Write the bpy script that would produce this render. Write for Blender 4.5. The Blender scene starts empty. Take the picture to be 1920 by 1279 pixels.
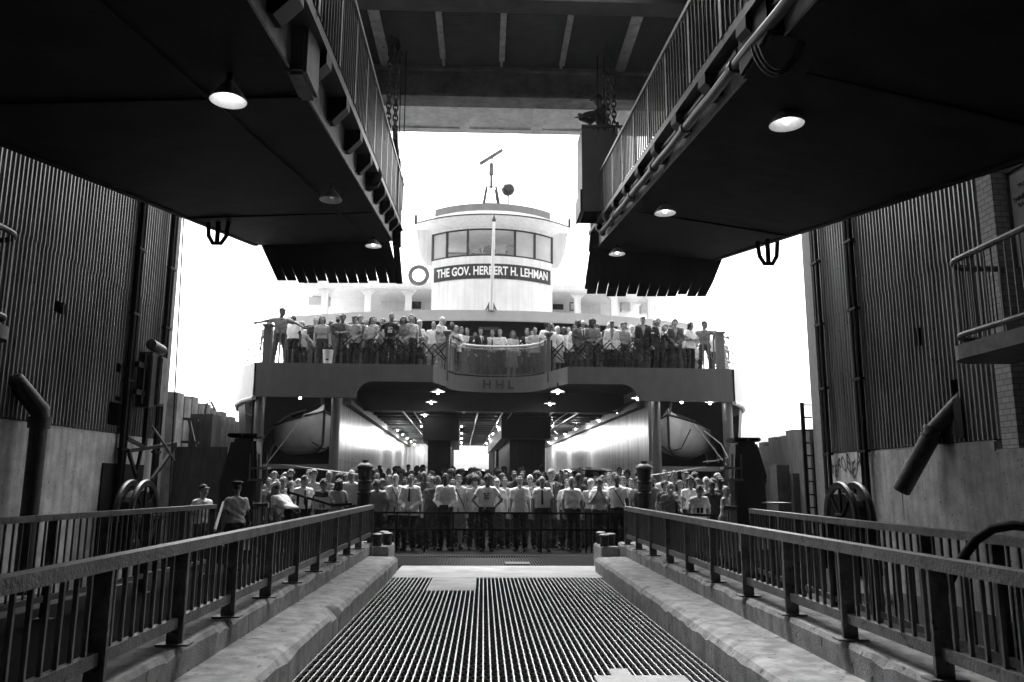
import bpy, bmesh, math, random
import numpy as np
from mathutils import Vector, Matrix
R = math.radians
random.seed(7); rng = np.random.default_rng(11)
S = bpy.context.scene
COL = S.collection

# ------------------------------------------------------------------ camera, sky, sun, exposure
CAMPOS = np.array([0.0, 0.0, 1.57])
cam_mat = Matrix.Rotation(R(-1.96), 4, 'Z') @ Matrix.Rotation(R(100.12), 4, 'X') @ Matrix.Rotation(R(0.29), 4, 'Z')
cd = bpy.data.cameras.new('camera'); cd.lens = 28; cd.sensor_width = 36; cd.clip_start = 0.1; cd.clip_end = 5000
cam = bpy.data.objects.new('camera', cd); COL.objects.link(cam)
cam.matrix_world = Matrix.Translation(CAMPOS) @ cam_mat
S.camera = cam
SUN_EL = 64; HAZE = .0003          # bright overcast: soft sun high over the water
w = bpy.data.worlds.new('World'); S.world = w; w.use_nodes = True
nt = w.node_tree; nt.nodes.clear()
sky = nt.nodes.new('ShaderNodeTexSky'); sky.sky_type = 'NISHITA'; sky.sun_disc = False
sky.sun_elevation = R(SUN_EL); sky.sun_rotation = R(0); sky.dust_density = 6.0; sky.air_density = 1.0; sky.ozone_density = 1.0
bw = nt.nodes.new('ShaderNodeRGBToBW'); bg = nt.nodes.new('ShaderNodeBackground'); wo = nt.nodes.new('ShaderNodeOutputWorld')
bg.inputs['Strength'].default_value = 0.15
nt.links.new(sky.outputs[0], bw.inputs[0]); nt.links.new(bw.outputs[0], bg.inputs[0]); nt.links.new(bg.outputs[0], wo.inputs[0])
sd = bpy.data.lights.new('sun', 'SUN'); sd.energy = .8; sd.angle = R(25); sd.color = (1, 1, 1)
sun = bpy.data.objects.new('sun', sd); COL.objects.link(sun)
_az = R(-4)
sun_dir = Vector((math.cos(R(SUN_EL)) * math.sin(_az), math.cos(R(SUN_EL)) * math.cos(_az), math.sin(R(SUN_EL))))
sky.sun_rotation = _az
sun.rotation_euler = sun_dir.to_track_quat('Z', 'Y').to_euler()
S.view_settings.view_transform = 'Standard'; S.view_settings.look = 'None'
S.view_settings.exposure = 2.55; S.view_settings.gamma = 1.0; S.view_settings.use_curve_mapping = False
S.cycles.max_bounces = 7; S.cycles.diffuse_bounces = 4; S.cycles.glossy_bounces = 3; S.cycles.transparent_max_bounces = 6
S.cycles.use_denoising = True; S.cycles.sample_clamp_indirect = 6.0
try: S.cycles.denoiser = 'OPENIMAGEDENOISE'
except Exception: pass

# the photograph's measured angles, turned into real places at a known distance / height
_M = np.array(cam_mat.to_3x3()); _F = 28 / 36 * 1920
def ray(x, y):
    v = _M @ np.array([(x - 960) / _F, -(y - 639.5) / _F, -1.0]); return v
def P(x, y, d): v = ray(x, y); return Vector(CAMPOS + v * (d / v[1]))
def Pz(x, y, z): v = ray(x, y); return Vector(CAMPOS + v * ((z - 1.57) / v[2]))
def Px(x, y, X): v = ray(x, y); return Vector(CAMPOS + v * (X / v[0]))

# ------------------------------------------------------------------ materials (a black-and-white place: greys only)
def mat(name, v, rough=.6, metal=0., noise=0., nscale=4., bump=0., bscale=20., streak=0., spec=.5, objcol=False, stretch=(1, 1, 1), dots=0.):
    v = v if v > .65 else 1.12 * v ** 1.35
    m = bpy.data.materials.new(name); m.use_nodes = True
    t = m.node_tree; b = t.nodes['Principled BSDF']; N = t.nodes.new; L = t.links.new
    b.inputs['Roughness'].default_value = rough; b.inputs['Metallic'].default_value = metal
    b.inputs['Specular IOR Level'].default_value = spec
    co = N('ShaderNodeTexCoord'); mp = N('ShaderNodeMapping'); mp.inputs['Scale'].default_value = stretch
    L(co.outputs['Object'], mp.inputs[0])
    base = None
    if objcol:
        oi = N('ShaderNodeObjectInfo'); base = oi.outputs['Color']
    if noise or streak or dots:
        n = N('ShaderNodeTexNoise'); n.inputs['Scale'].default_value = nscale; n.inputs['Detail'].default_value = 7; n.inputs['Roughness'].default_value = .65
        L(mp.outputs[0], n.inputs['Vector'])
        mr = N('ShaderNodeMapRange'); mr.inputs[1].default_value = .3; mr.inputs[2].default_value = .7
        mr.inputs[3].default_value = 1 - noise; mr.inputs[4].default_value = 1 + noise; L(n.outputs[0], mr.inputs[0])
        fac = mr.outputs[0]
        if streak:
            m2 = N('ShaderNodeMapping'); m2.inputs['Scale'].default_value = (7, 7, .35); L(co.outputs['Object'], m2.inputs[0])
            n2 = N('ShaderNodeTexNoise'); n2.inputs['Scale'].default_value = 1.0; n2.inputs['Detail'].default_value = 5; L(m2.outputs[0], n2.inputs['Vector'])
            r2 = N('ShaderNodeMapRange'); r2.inputs[1].default_value = .42; r2.inputs[2].default_value = .68; r2.inputs[3].default_value = 1; r2.inputs[4].default_value = 1 - streak
            L(n2.outputs[0], r2.inputs[0])
            mu = N('ShaderNodeMath'); mu.operation = 'MULTIPLY'; L(fac, mu.inputs[0]); L(r2.outputs[0], mu.inputs[1]); fac = mu.outputs[0]
        if dots:
            vo = N('ShaderNodeTexNoise'); vo.inputs['Scale'].default_value = 14; vo.inputs['Detail'].default_value = 1; L(co.outputs['Object'], vo.inputs['Vector'])
            r3 = N('ShaderNodeMapRange'); r3.inputs[1].default_value = .68; r3.inputs[2].default_value = .73; r3.inputs[3].default_value = 1; r3.inputs[4].default_value = 1 - dots
            L(vo.outputs[0], r3.inputs[0])
            mu = N('ShaderNodeMath'); mu.operation = 'MULTIPLY'; L(fac, mu.inputs[0]); L(r3.outputs[0], mu.inputs[1]); fac = mu.outputs[0]
        mx = N('ShaderNodeVectorMath'); mx.operation = 'MULTIPLY'
        cb = N('ShaderNodeCombineXYZ'); [L(fac, cb.inputs[i]) for i in range(3)]
        L(cb.outputs[0], mx.inputs[0])
        if base is not None: L(base, mx.inputs[1])
        else: mx.inputs[1].default_value = (v, v, v)
        base = mx.outputs[0]
    if base is not None: L(base, b.inputs['Base Color'])
    else: b.inputs['Base Color'].default_value = (v, v, v, 1)
    if bump:
        n = N('ShaderNodeTexNoise'); n.inputs['Scale'].default_value = bscale; n.inputs['Detail'].default_value = 5; L(co.outputs['Object'], n.inputs['Vector'])
        bp = N('ShaderNodeBump'); bp.inputs['Strength'].default_value = bump; bp.inputs['Distance'].default_value = .02
        L(n.outputs[0], bp.inputs['Height']); L(bp.outputs[0], b.inputs['Normal'])
    return m
def emit(name, v, s):
    m = bpy.data.materials.new(name); m.use_nodes = True; b = m.node_tree.nodes['Principled BSDF']
    b.inputs['Base Color'].default_value = (v, v, v, 1); b.inputs['Emission Color'].default_value = (1, 1, 1, 1); b.inputs['Emission Strength'].default_value = s
    return m
def brickmat(name, v, sc, mortar=.35):
    m = mat(name, v, .85); t = m.node_tree; N = t.nodes.new; L = t.links.new; b = t.nodes['Principled BSDF']
    co = N('ShaderNodeTexCoord'); sp = N('ShaderNodeSeparateXYZ'); cb = N('ShaderNodeCombineXYZ'); ad = N('ShaderNodeMath')
    L(co.outputs['Object'], sp.inputs[0]); L(sp.outputs[0], ad.inputs[0]); L(sp.outputs[1], ad.inputs[1]); L(ad.outputs[0], cb.inputs[0]); L(sp.outputs[2], cb.inputs[1])
    br = N('ShaderNodeTexBrick'); br.inputs['Scale'].default_value = sc; br.inputs['Mortar Size'].default_value = .02
    br.inputs['Color1'].default_value = (v, v, v, 1); br.inputs['Color2'].default_value = (v * .75, v * .75, v * .75, 1); br.inputs['Mortar'].default_value = (v * mortar,) * 3 + (1,)
    L(cb.outputs[0], br.inputs['Vector']); L(br.outputs[0], b.inputs['Base Color']); return m
MT = dict(
    concrete=mat('concrete', .42, .9, noise=.35, nscale=2.2, bump=.5, bscale=35, streak=.35, dots=.6),
    kerb=mat('kerb_concrete', .29, .85, noise=.45, nscale=5, bump=.35, bscale=60, streak=.3, dots=.7),
    slab=mat('slab_concrete', .29, .7, noise=.4, nscale=1.6, bump=.35, bscale=30),
    rail=mat('worn_rail_paint', .17, .42, .25, noise=.55, nscale=6, bump=.5, bscale=40, dots=.7),
    bar=mat('baluster_paint', .2, .4, .2, noise=.3, nscale=8),
    grate=mat('worn_grating_steel', .66, .38, .8, noise=.3, nscale=10),
    gratedark=mat('dark_grating_steel', .05, .8, .0, spec=.1),
    corr=mat('corrugated_steel', .29, .38, .45, noise=.35, nscale=1.2, streak=.4, stretch=(1, 1, .3), dots=.6),
    steel=mat('dark_steel', .06, .5, .3, noise=.4, nscale=5),
    black=mat('black_steel', .022, .65, spec=.15, noise=.3, nscale=6),
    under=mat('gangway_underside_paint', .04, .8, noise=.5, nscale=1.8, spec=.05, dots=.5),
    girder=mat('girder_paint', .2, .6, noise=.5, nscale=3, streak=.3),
    brick=brickmat('pale_brick', .15, 5.5), glazed=brickmat('glazed_block', .42, 2.6),
    timber=mat('wet_timber', .11, .8, noise=.5, nscale=3, stretch=(4, 4, .5), bump=.5),
    pile=mat('sheet_pile_steel', .3, .7, noise=.5, nscale=2, streak=.4),
    fascia=mat('ferry_fascia_paint', .19, .5, noise=.12, nscale=3, streak=.12),
    white=mat('ferry_white_paint', .78, .45, noise=.08, nscale=1.5, streak=.14),
    wallw=mat('glossy_white_wall_paint', .78, .22, noise=.12, nscale=2, streak=.55),
    band=mat('ferry_pale_grey_paint', .6, .5, noise=.08, nscale=2),
    fdark=mat('ferry_dark_paint', .07, .5, noise=.3, nscale=2),
    ceil=mat('ferry_ceiling_paint', .25, .3, noise=.4, nscale=3),
    col=mat('column_grey_paint', .2, .35, noise=.15, nscale=4),
    glass=mat('dark_window_glass', .05, .08),
    pane=mat('pale_window_reflection_glass', .5, .12, noise=.2, nscale=.8),  # pale reflection, and blinds, put into the glass colour
    sign=mat('dark_sign_paint', .035, .4), letter=mat('white_letter_paint', .82, .5), ink=mat('dark_ink', .03, .6),
    signw=mat('pale_sign_board', .4, .6, noise=.1), rubber=mat('black_rubber', .02, .38, noise=.3, nscale=3),
    pipe=mat('rusty_pipe', .09, .55, .2, noise=.5, nscale=5, bump=.4),
    lampd=mat('lamp_enamel_white', .8, .35), lampo=mat('lamp_enamel_dark', .06, .4),
    boat=mat('lifeboat_paint', .5, .5, noise=.15, nscale=3), rope=mat('pale_rope', .55, .8), bucket=mat('white_plastic', .8, .4, noise=.1),
    deck=mat('ferry_deck_steel', .03, .9, spec=.08, noise=.4, nscale=3), water=mat('harbour_water', .3, .45, bump=.6, bscale=.8),
    roof=mat('gantry_dark_steel', .1, .7, noise=.5, nscale=2), soffit=mat('soffit_concrete', .9, .85, noise=.2, nscale=2, streak=.15),
    stripw=mat('flaking_white_paint', .62, .7, noise=.35, nscale=5, dots=.8),
    carp=mat('dark_car_paint', .03, .25), paper=mat('newsprint_paper', .7, .8, noise=.15, nscale=30),
    skin=mat('skin', .4, .55, objcol=True, noise=.06, nscale=25), cloth=mat('cloth', .5, .85, objcol=True, noise=.1, nscale=22, bump=.25, bscale=60),
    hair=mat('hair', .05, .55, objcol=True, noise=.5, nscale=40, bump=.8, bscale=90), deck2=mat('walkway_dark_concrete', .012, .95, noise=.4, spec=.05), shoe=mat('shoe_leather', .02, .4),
    eye=mat('eye_dark', .03, .3), lip=mat('lips', .18, .5), tie=mat('tie_cloth', .04, .7), cap=mat('cap_cloth', .04, .7, objcol=True),
    bulb=emit('lit_bulb', 1, 22), bulb2=emit('lit_lamp_bulb', 1, 1.0), wallu=mat('dirty_wall_paint', .5, .3, noise=.2, nscale=2, streak=.6), beam=mat('beam_grey_paint', .28, .7, noise=.5, nscale=3), kbox=mat('cabin_grey_paint', .13, .6, noise=.2), far=mat('distant_hazed_stone', .7, .9))

# ------------------------------------------------------------------ mesh builder
class MB:
    def __init__(s): s.v = []; s.f = []
    def add(s, vs, fs):
        o = len(s.v); s.v += [tuple(v) for v in vs]; s.f += [tuple(i + o for i in f) for f in fs]; return s
    def box(s, c, d, rot=None):
        c = Vector(c); h = Vector(d) / 2
        vs = [Vector((sx * h.x, sy * h.y, sz * h.z)) for sx in (-1, 1) for sy in (-1, 1) for sz in (-1, 1)]
        if rot is not None: vs = [rot @ v for v in vs]
        return s.add([c + v for v in vs], [(0, 1, 3, 2), (4, 6, 7, 5), (0, 4, 5, 1), (2, 3, 7, 6), (0, 2, 6, 4), (1, 5, 7, 3)])
    def b2(s, lo, hi): lo = Vector(lo); hi = Vector(hi); return s.box((lo + hi) / 2, hi - lo)
    def bar(s, p, q, w, h, up=(0, 0, 1)):
        p = Vector(p); q = Vector(q); a = (q - p).normalized(); u = Vector(up)
        x = a.cross(u)
        if x.length < 1e-4: x = a.cross(Vector((0, 1, 0)))
        x.normalize(); z = x.cross(a)
        vs = [e + x * (sx * w / 2) + z * (sz * h / 2) for e in (p, q) for sx in (-1, 1) for sz in (-1, 1)]
        return s.add(vs, [(0, 1, 3, 2), (4, 6, 7, 5), (0, 4, 5, 1), (2, 3, 7, 6), (0, 2, 6, 4), (1, 5, 7, 3)])
    def tube(s, pts, r, n=8, caps=True):
        pts = [Vector(p) for p in pts]; rs = r if isinstance(r, (list, tuple)) else [r] * len(pts)
        o = len(s.v); pu = None
        for i, p in enumerate(pts):
            a = (pts[min(i + 1, len(pts) - 1)] - pts[max(i - 1, 0)]).normalized()
            u = pu if pu is not None else (Vector((0, 0, 1)) if abs(a.z) < .9 else Vector((1, 0, 0)))
            x = a.cross(u); x.normalize(); u = x.cross(a); pu = u
            for k in range(n):
                t = 2 * math.pi * k / n; s.v.append(tuple(p + (x * math.cos(t) + u * math.sin(t)) * rs[i]))
        for i in range(len(pts) - 1):
            for k in range(n):
                k2 = (k + 1) % n; s.f.append((o + i * n + k, o + i * n + k2, o + (i + 1) * n + k2, o + (i + 1) * n + k))
        if caps: s.f.append(tuple(o + k for k in range(n))[::-1]); s.f.append(tuple(o + (len(pts) - 1) * n + k for k in range(n)))
        return s
    def lathe(s, prof, c=(0, 0, 0), n=20, rot=None):
        c = Vector(c); o = len(s.v)
        for r, z in prof:
            for k in range(n):
                t = 2 * math.pi * k / n; v = Vector((r * math.cos(t), r * math.sin(t), z))
                if rot is not None: v = rot @ v
                s.v.append(tuple(c + v))
        for i in range(len(prof) - 1):
            for k in range(n):
                k2 = (k + 1) % n; s.f.append((o + i * n + k, o + i * n + k2, o + (i + 1) * n + k2, o + (i + 1) * n + k))
        return s
    def ball(s, c, r, n=12, sc=(1, 1, 1)):
        prof = [(max(1e-4, math.sin(math.pi * i / 8)) * r, -math.cos(math.pi * i / 8) * r) for i in range(9)]
        o = len(s.v); s.lathe(prof, (0, 0, 0), n); c = Vector(c)
        for i in range(o, len(s.v)): v = s.v[i]; s.v[i] = (c.x + v[0] * sc[0], c.y + v[1] * sc[1], c.z + v[2] * sc[2])
        return s
    def prism(s, poly, d0, d1, f):         # poly of 2-D points, f(u,v,d) -> point
        n = len(poly); vs = [f(u, v, d0) for u, v in poly] + [f(u, v, d1) for u, v in poly]
        return s.add(vs, [tuple(range(n))[::-1], tuple(range(n, 2 * n))] + [(i, (i + 1) % n, n + (i + 1) % n, n + i) for i in range(n)])
    def strip(s, A, B, close=False):
        n = len(A); fs = [(i, i + 1, n + i + 1, n + i) for i in range(n - 1)]
        if close: fs.append((n - 1, 0, n, 2 * n - 1))
        return s.add(list(A) + list(B), fs)
    def build(s, name, m, parent=None, loc=None, smooth=False, local=False, bevel=0):
        me = bpy.data.meshes.new(name)
        off = Vector((0, 0, 0))
        if parent is not None and not local:
            o = parent
            while o is not None: off += Vector(o.location); o = o.parent
        if loc is not None and parent is None: off = Vector(loc)
        me.from_pydata([tuple(Vector(v) - off) for v in s.v], [], s.f)
        bm = bmesh.new(); bm.from_mesh(me)
        bmesh.ops.recalc_face_normals(bm, faces=bm.faces)
        if bevel: bmesh.ops.bevel(bm, geom=[e for e in bm.edges if len(e.link_faces) == 2 and e.calc_face_angle(0) > .5], offset=bevel, segments=2, affect='EDGES', clamp_overlap=True)
        bm.to_mesh(me); bm.free()
        me.materials.append(MT[m] if isinstance(m, str) else m)
        if smooth:
            for p in me.polygons: p.use_smooth = True
            try: me.set_sharp_from_angle(angle=R(38))
            except Exception: pass
        ob = bpy.data.objects.new(name, me); COL.objects.link(ob)
        if parent is not None: ob.parent = parent
        elif loc is not None: ob.location = loc
        return ob
def tag(o, label=None, cat=None, group=None, kind=None):
    if label: o['label'] = label
    if cat: o['category'] = cat
    if group: o['group'] = group
    if kind: o['kind'] = kind
    return o
def thing(name, label, cat, loc=(0, 0, 0), rz=0, group=None):
    o = bpy.data.objects.new(name, None); COL.objects.link(o); o.location = loc; o.rotation_euler = (0, 0, rz); o.empty_display_size = .2
    return tag(o, label, cat, group)
def struct(o, label=None): o['kind'] = 'structure'; return tag(o, label)
def copy_tree(o, parent=None):
    c = o.copy(); COL.objects.link(c); c.parent = parent
    for ch in list(o.children): copy_tree(ch, c)
    return c
def text_mesh(body, size, name, m, place, parent=None, local=False, ext=.004, wide=1.0, bold=0.0):
    cu = bpy.data.curves.new(name, 'FONT'); cu.body = body; cu.size = size; cu.align_x = 'CENTER'; cu.align_y = 'CENTER'; cu.extrude = ext; cu.offset = bold; cu.resolution_u = 3
    ob = bpy.data.objects.new(name, cu); COL.objects.link(ob)
    dg = bpy.context.evaluated_depsgraph_get(); me = bpy.data.meshes.new_from_object(ob.evaluated_get(dg))
    bpy.data.objects.remove(ob)
    off = Vector((0, 0, 0))
    if parent is not None and not local:
        o = parent
        while o is not None: off += Vector(o.location); o = o.parent
    bm = bmesh.new(); bm.from_mesh(me)
    long = [e for e in bm.edges if e.calc_length() > size * .12]
    bmesh.ops.subdivide_edges(bm, edges=long, cuts=2); bm.to_mesh(me); bm.free()
    for v in me.vertices: v.co = Vector(place(v.co.x * wide, v.co.y, v.co.z)) - off
    me.materials.clear(); me.materials.append(MT[m])
    o = bpy.data.objects.new(name, me); COL.objects.link(o); o.parent = parent
    return o
# ------------------------------------------------------------------ water, ramp, kerbs, rails
m = MB(); m.add([(-300, 10, -2.6), (300, 10, -2.6), (300, 420, -2.6), (-300, 420, -2.6)], [(0, 1, 2, 3)])
struct(m.build('water', 'water'))
m = MB(); m.b2((-9.5, -6, -1.2), (9.5, 16.2, -.55)); struct(m.build('ground', 'black'))
RXL, RXR, RY0, RY1 = -1.53, 2.04, 1.5, 13.93
m = MB()
xs = np.arange(RXL + .02, RXR, .0635)
def skip(x, y):     # plates let into the grating
    return (-.84 < x < -.10 and y > 12.3) or (.93 < x < 1.68 and 5.2 < y < 6.95)
for x in xs:
    segs = [(RY0, RY1)]
    if -.84 < x < -.10: segs = [(RY0, 12.3)]
    if .93 < x < 1.68: segs = [(RY0, 5.2), (6.95, RY1)]
    for a, b in segs: m.b2((x - .0045, a, -.05), (x + .0045, b, -.001))
    for k, y in enumerate(np.arange(RY0, RY1, .21)):
        if not skip(x, y): m.box((x, y, -.012), (.017, .026, .030))
g = m.build('bearing_bars', 'grate')
m = MB()
for x in xs[:-1]:
    for k, y in enumerate(np.arange(RY0, RY1 - .2, .21)):
        if skip(x + .03, y): continue
        m.bar((x + .006, y, -.028), (x + .057, y + .105, -.028), .005, .03); m.bar((x + .057, y + .105, -.028), (x + .006, y + .21, -.028), .005, .03)
ramp = bpy.data.objects.new('ramp', None); COL.objects.link(ramp); struct(ramp)
g.parent = ramp; g2 = m.build('crimped_bars', 'gratedark', ramp)
m = MB(); m.b2((RXL - .02, 13.93, -.3), (2.25, 15.88, .0)); m.b2((-.84, 12.3, -.3), (-.10, 13.928, -.001))
struct(m.build('ramp_lip', 'slab', bevel=.006))
m = MB(); m.b2((.93, 5.2, -.02), (1.68, 6.95, .006)); m.b2((1.08, 6.953, -.02), (1.25, 7.2, .005))
tag(m.build('cover_plate', 'slab', loc=(1.3, 6, 0)), 'pale steel cover plate with a tab let into the near right of the grating', 'plate')
# dark apron between lip and boat
m = MB(); m.b2((-2.3, 15.9, -.09), (3.0, 18.2, -.06))
for x in np.arange(-2.25, 3.0, .055): m.b2((x - .008, 15.9, -.058), (x + .008, 18.2, -.012))
struct(m.build('apron', 'gratedark'))
m = MB(); m.b2((.45, 16.3, -.02), (.95, 16.75, -.004)); tag(m.build('cover_plate', 'steel', loc=(.7, 16.5, 0)), 'small worn square plate on the dark apron before the feet of the crowd', 'plate')

def kerb(side):
    sx = 1 if side == 'R' else -1
    xi = 2.04 if sx > 0 else -1.53; xw = 2.60 if sx > 0 else -2.05; xo = 2.98 if sx > 0 else -2.44
    y0, y1 = .6, 14.9
    m = MB()
    # lower step and upper wall, edges chipped and worn
    n = 300; kr = random.Random(4 if sx > 0 else 9)
    def wear(step, amp, chips):
        a = [kr.uniform(-1, 1) for _ in range(n // step + 3)]; v = []
        for i in range(n + 1): f = i / step; k = int(f); v.append(amp * (a[k] + (a[k + 1] - a[k]) * (f - k)) + amp * .4 * kr.uniform(-1, 1))
        for _ in range(chips):
            c = kr.randrange(n); w_ = kr.randint(1, 4); d_ = kr.uniform(.01, .035)
            for i in range(max(0, c - w_), min(n, c + w_) + 1): v[i] += d_ * (1 - abs(i - c) / (w_ + 1))
        return v
    e1, e2 = wear(9, .007, 34), wear(9, .005, 22); rows = []
    for i in range(n + 1):
        y = y0 + (y1 - y0) * i / n; c = max(0, e1[i])
        rows.append([(xi, y, -.3), (xi + sx * max(0, c * .3), y, .195 - c), (xi + sx * (.03 + c), y, .238 - c * .5), (xi + sx * (.09 + c), y, .252), (xw + sx * .02, y, .262), (xw + sx * .02, y, -.3)])
    for i in range(n): m.strip(rows[i], rows[i + 1])
    m.add(rows[0], [(0, 1, 2, 3, 4, 5)]); m.add(rows[-1], [(0, 1, 2, 3, 4, 5)])
    rows = []; y1 = 15.72
    for i in range(n + 1):
        y = y0 + (y1 - y0) * i / n; c = max(0, e2[i])
        rows.append([(xw, y, -.3), (xw + sx * c * .3, y, .425 - c), (xw + sx * (.02 + c), y, .46 - c * .4), (xw + sx * .08, y, .468), (xo, y, .468), (xo, y, -.3)])
    for i in range(n): m.strip(rows[i], rows[i + 1])
    m.add(rows[0], [(0, 1, 2, 3, 4, 5)]); m.add(rows[-1], [(0, 1, 2, 3, 4, 5)])
    for y in (3.9, 7.4, 10.9, 13.6): m.b2((min(xw - sx * .003, xw), y, .262), (max(xw - sx * .003, xw), y + .012, .43))
    return tag(m.build('kerb_wall', 'kerb', loc=((xi + xo) / 2, 8, 0)), 'stepped worn concrete kerb wall along the %s side of the grating ramp' % ('right' if sx > 0 else 'left'), 'kerb wall', 'kerb walls beside the ramp')
kerb('L'); kerb('R')

def railing(name, pts, ztop, zbot, label, posts, pergap=7, foot=.47, topw=.10, group='railings of the ramp'):
    """pts: two ends (x,y); posts: list of y"""
    (xa, ya), (xb, yb) = pts
    X = lambda y: xa + (xb - xa) * (y - ya) / (yb - ya)
    t = thing(name, label, 'railing', (X(posts[0]), posts[0], foot), group=group)
    m = MB(); ys = np.linspace(ya, yb, 24)
    for a, b in zip(ys[:-1], ys[1:]):
        ja, jb = 0, 0
        m.bar((X(a), a, ztop - .04), (X(b) , b, ztop - .04), topw, .075)
    m.build('top_rail', 'rail', t, bevel=0)
    m = MB()
    for a, b in zip(posts[:-1], posts[1:]): m.bar((X(a), a + .03, zbot), (X(b), b - .03, zbot), .05, .07)
    m.build('bottom_rail', 'rail', t)
    for y in posts:
        m = MB(); m.b2((X(y) - .055, y - .014, foot + .013), (X(y) + .055, y + .014, ztop - .076)); m.box((X(y), y, foot + .006), (.22, .12, .012)); m.build('post', 'rail', t)
    for a, b in zip(posts[:-1], posts[1:]):
        for k in range(1, pergap + 1):
            y = a + (b - a) * k / (pergap + 1); m = MB(); m.box((X(y), y, (ztop - .078 + zbot + .036) / 2), (.024, .018, ztop - zbot - .114)); m.build('baluster', 'bar', t)
    return t
pr = [2.5, 3.6, 4.75, 5.95, 7.05, 8.2, 9.35, 10.5, 11.6, 12.75, 13.9, 15.0]
railing('railing', ((2.66, 2.3), (2.66, 15.05)), 1.16, .62, 'weathered steel railing on the right kerb wall, beside the ramp', pr)
pl = [2.4, 3.5, 4.65, 5.8, 6.95, 8.1, 9.25, 10.4, 11.6, 12.75, 13.9, 15.3]
railing('railing', ((-2.1, 2.3), (-2.1, 15.36)), 1.16, .62, 'weathered steel railing on the left kerb wall, beside the ramp', pl)
po = [3.2, 4.4, 5.6, 6.8, 8.0, 9.2, 10.4, 11.6, 12.8, 14.0, 15.25]
railing('railing', ((-5.93, 3.0), (-5.0, 15.3)), 1.16, .15, 'outer left railing, running below the corrugated wall with the bent drain pipe', po, foot=-.1)
railing('railing', ((4.2, 3.0), (4.63, 13.9)), 1.16, .15, 'outer right railing, running below the wall with the dripping pipe', [3.2, 4.4, 5.6, 6.8, 8.0, 9.2, 10.4, 11.6, 12.75, 13.85], foot=-.1)
def short_gate(x0, x1, d, label):
    t = thing('short_railing', label, 'railing', (x0, d, -.1), group='short cross railings at the walkway ends')
    MB().bar((x0, d, 1.12), (x1, d, 1.12), .1, .075).build('top_rail', 'rail', t)
    MB().bar((x0, d, .15), (x1, d, .15), .05, .07).build('bottom_rail', 'rail', t)
    for x in np.linspace(x0 + .02, x1 - .02, 7): MB().box((x, d, .63), (.02, .024, .9)).build('baluster', 'bar', t)
a = P(475, 943, 16.2); b = P(504, 943, 16.2); short_gate(a.x, b.x, 16.2, 'short cross railing at the far end of the left walkway, beside the bending deckhand')
a = P(1355, 948, 15.6); b = P(1382, 948, 15.6); short_gate(a.x, b.x, 15.6, 'short cross railing at the far end of the right walkway, beside the tall black fender')
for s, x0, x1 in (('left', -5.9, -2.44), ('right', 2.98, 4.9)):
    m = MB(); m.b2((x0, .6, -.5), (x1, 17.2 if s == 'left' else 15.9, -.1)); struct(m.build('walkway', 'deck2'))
# hand lever / pipe loop at right near rail, and steel end step with bitts
m = MB(); pts = [P(1770, 1110, 5.3), P(1798, 1056, 5.25), P(1830, 1012, 5.15), P(1862, 991, 5.05), P(1900, 985, 4.95), P(1960, 992, 4.85), P(2050, 1030, 4.7)]; pts.append(Vector((pts[-1].x, pts[-1].y, -.1)))
m.tube(pts, .03, 10); tag(m.build('bent_pipe', 'black', loc=(pts[-1].x, pts[-1].y, -.1), smooth=True), 'thick bent dark hose pipe arching between the two right railings close to the camera', 'pipe')
for s, xs_, in (('left', (-2.0, -1.72)), ('right', (2.18, 2.52))):
    x0, x1 = xs_; t = thing('end_block', 'concrete end block with steel caps at the far end of the %s kerb wall' % s, 'block', ((x0 + x1) / 2, 15.4, 0), group='end blocks of the kerb walls')
    MB().b2((x0, 15.0, -.2), (x1, 16.1, .42)).build('plinth', 'kerb', t, bevel=.02)
    for (bx, by) in (((x0 + x1) / 2 - .09, 15.2), ((x0 + x1) / 2 + .07, 15.45), ((x0 + x1) / 2 - .05, 15.9)):
        m = MB(); m.lathe([(1e-3, .42), (.085, .42), (.085, .58), (.1, .59), (.1, .63), (.06, .65), (1e-3, .65)], (bx, by, 0), 14); m.build('bitt', 'steel', t, smooth=True)

# ------------------------------------------------------------------ slip walls
def corr_wall(name, X, y0, y1, z0, zs, z1, holes, parent, sx):
    """corrugated sheet; sx = +1 when its face looks towards -x (right wall)"""
    pitch = .135; n = int((y1 - y0) / pitch); prof = []
    for i in range(n):
        for u, dx in ((0, 0), (.3, .0), (.5, .055), (.72, .055), (.92, 0)): prof.append((y0 + (i + u) * pitch, dx))
    m = MB()
    def tier(za, zb, off):
        zl = sorted({za, zb} | {z for h in holes for z in h[2:] if za < z < zb})
        for a, b in zip(zl[:-1], zl[1:]):
            run = []
            def flush():
                if len(run) > 1: m.strip([(X - sx * (dx + off), y, a) for y, dx in run], [(X - sx * (dx + off), y, b) for y, dx in run])
            for y, dx in prof:
                if any(h[0] <= y <= h[1] and h[2] <= a + 1e-6 and b <= h[3] + 1e-6 for h in holes): flush(); run = []
                else: run.append((y, dx))
            flush()
    tier(z0, zs + .06, 0); tier(zs, z1, .012)
    return m.build(name, 'corr', parent)
tl = thing('slip_wall', 'left slip wall of dark corrugated steel on a concrete base with a torn hole', 'wall', (-8.6, 12, 0), group='walls of the ferry slip')
hL = []
def hole_px(x0, y0, x1, y1, X):
    a = Px(x0, y0, X); b = Px(x1, y1, X); ys = sorted((a.y, b.y)); return (ys[0], ys[1], min(a.z, b.z), max(a.z, b.z))
for q in ((100, 562, 117, 592), (214, 679, 224, 700), (201, 752, 226, 800), (213, 742, 221, 752)): hL.append(hole_px(*q, -8.5))
corr_wall('corrugated_cladding', -8.5, 1.0, 20.9, 2.66, 6.0, 11.4, hL, tl, -1)
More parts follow.
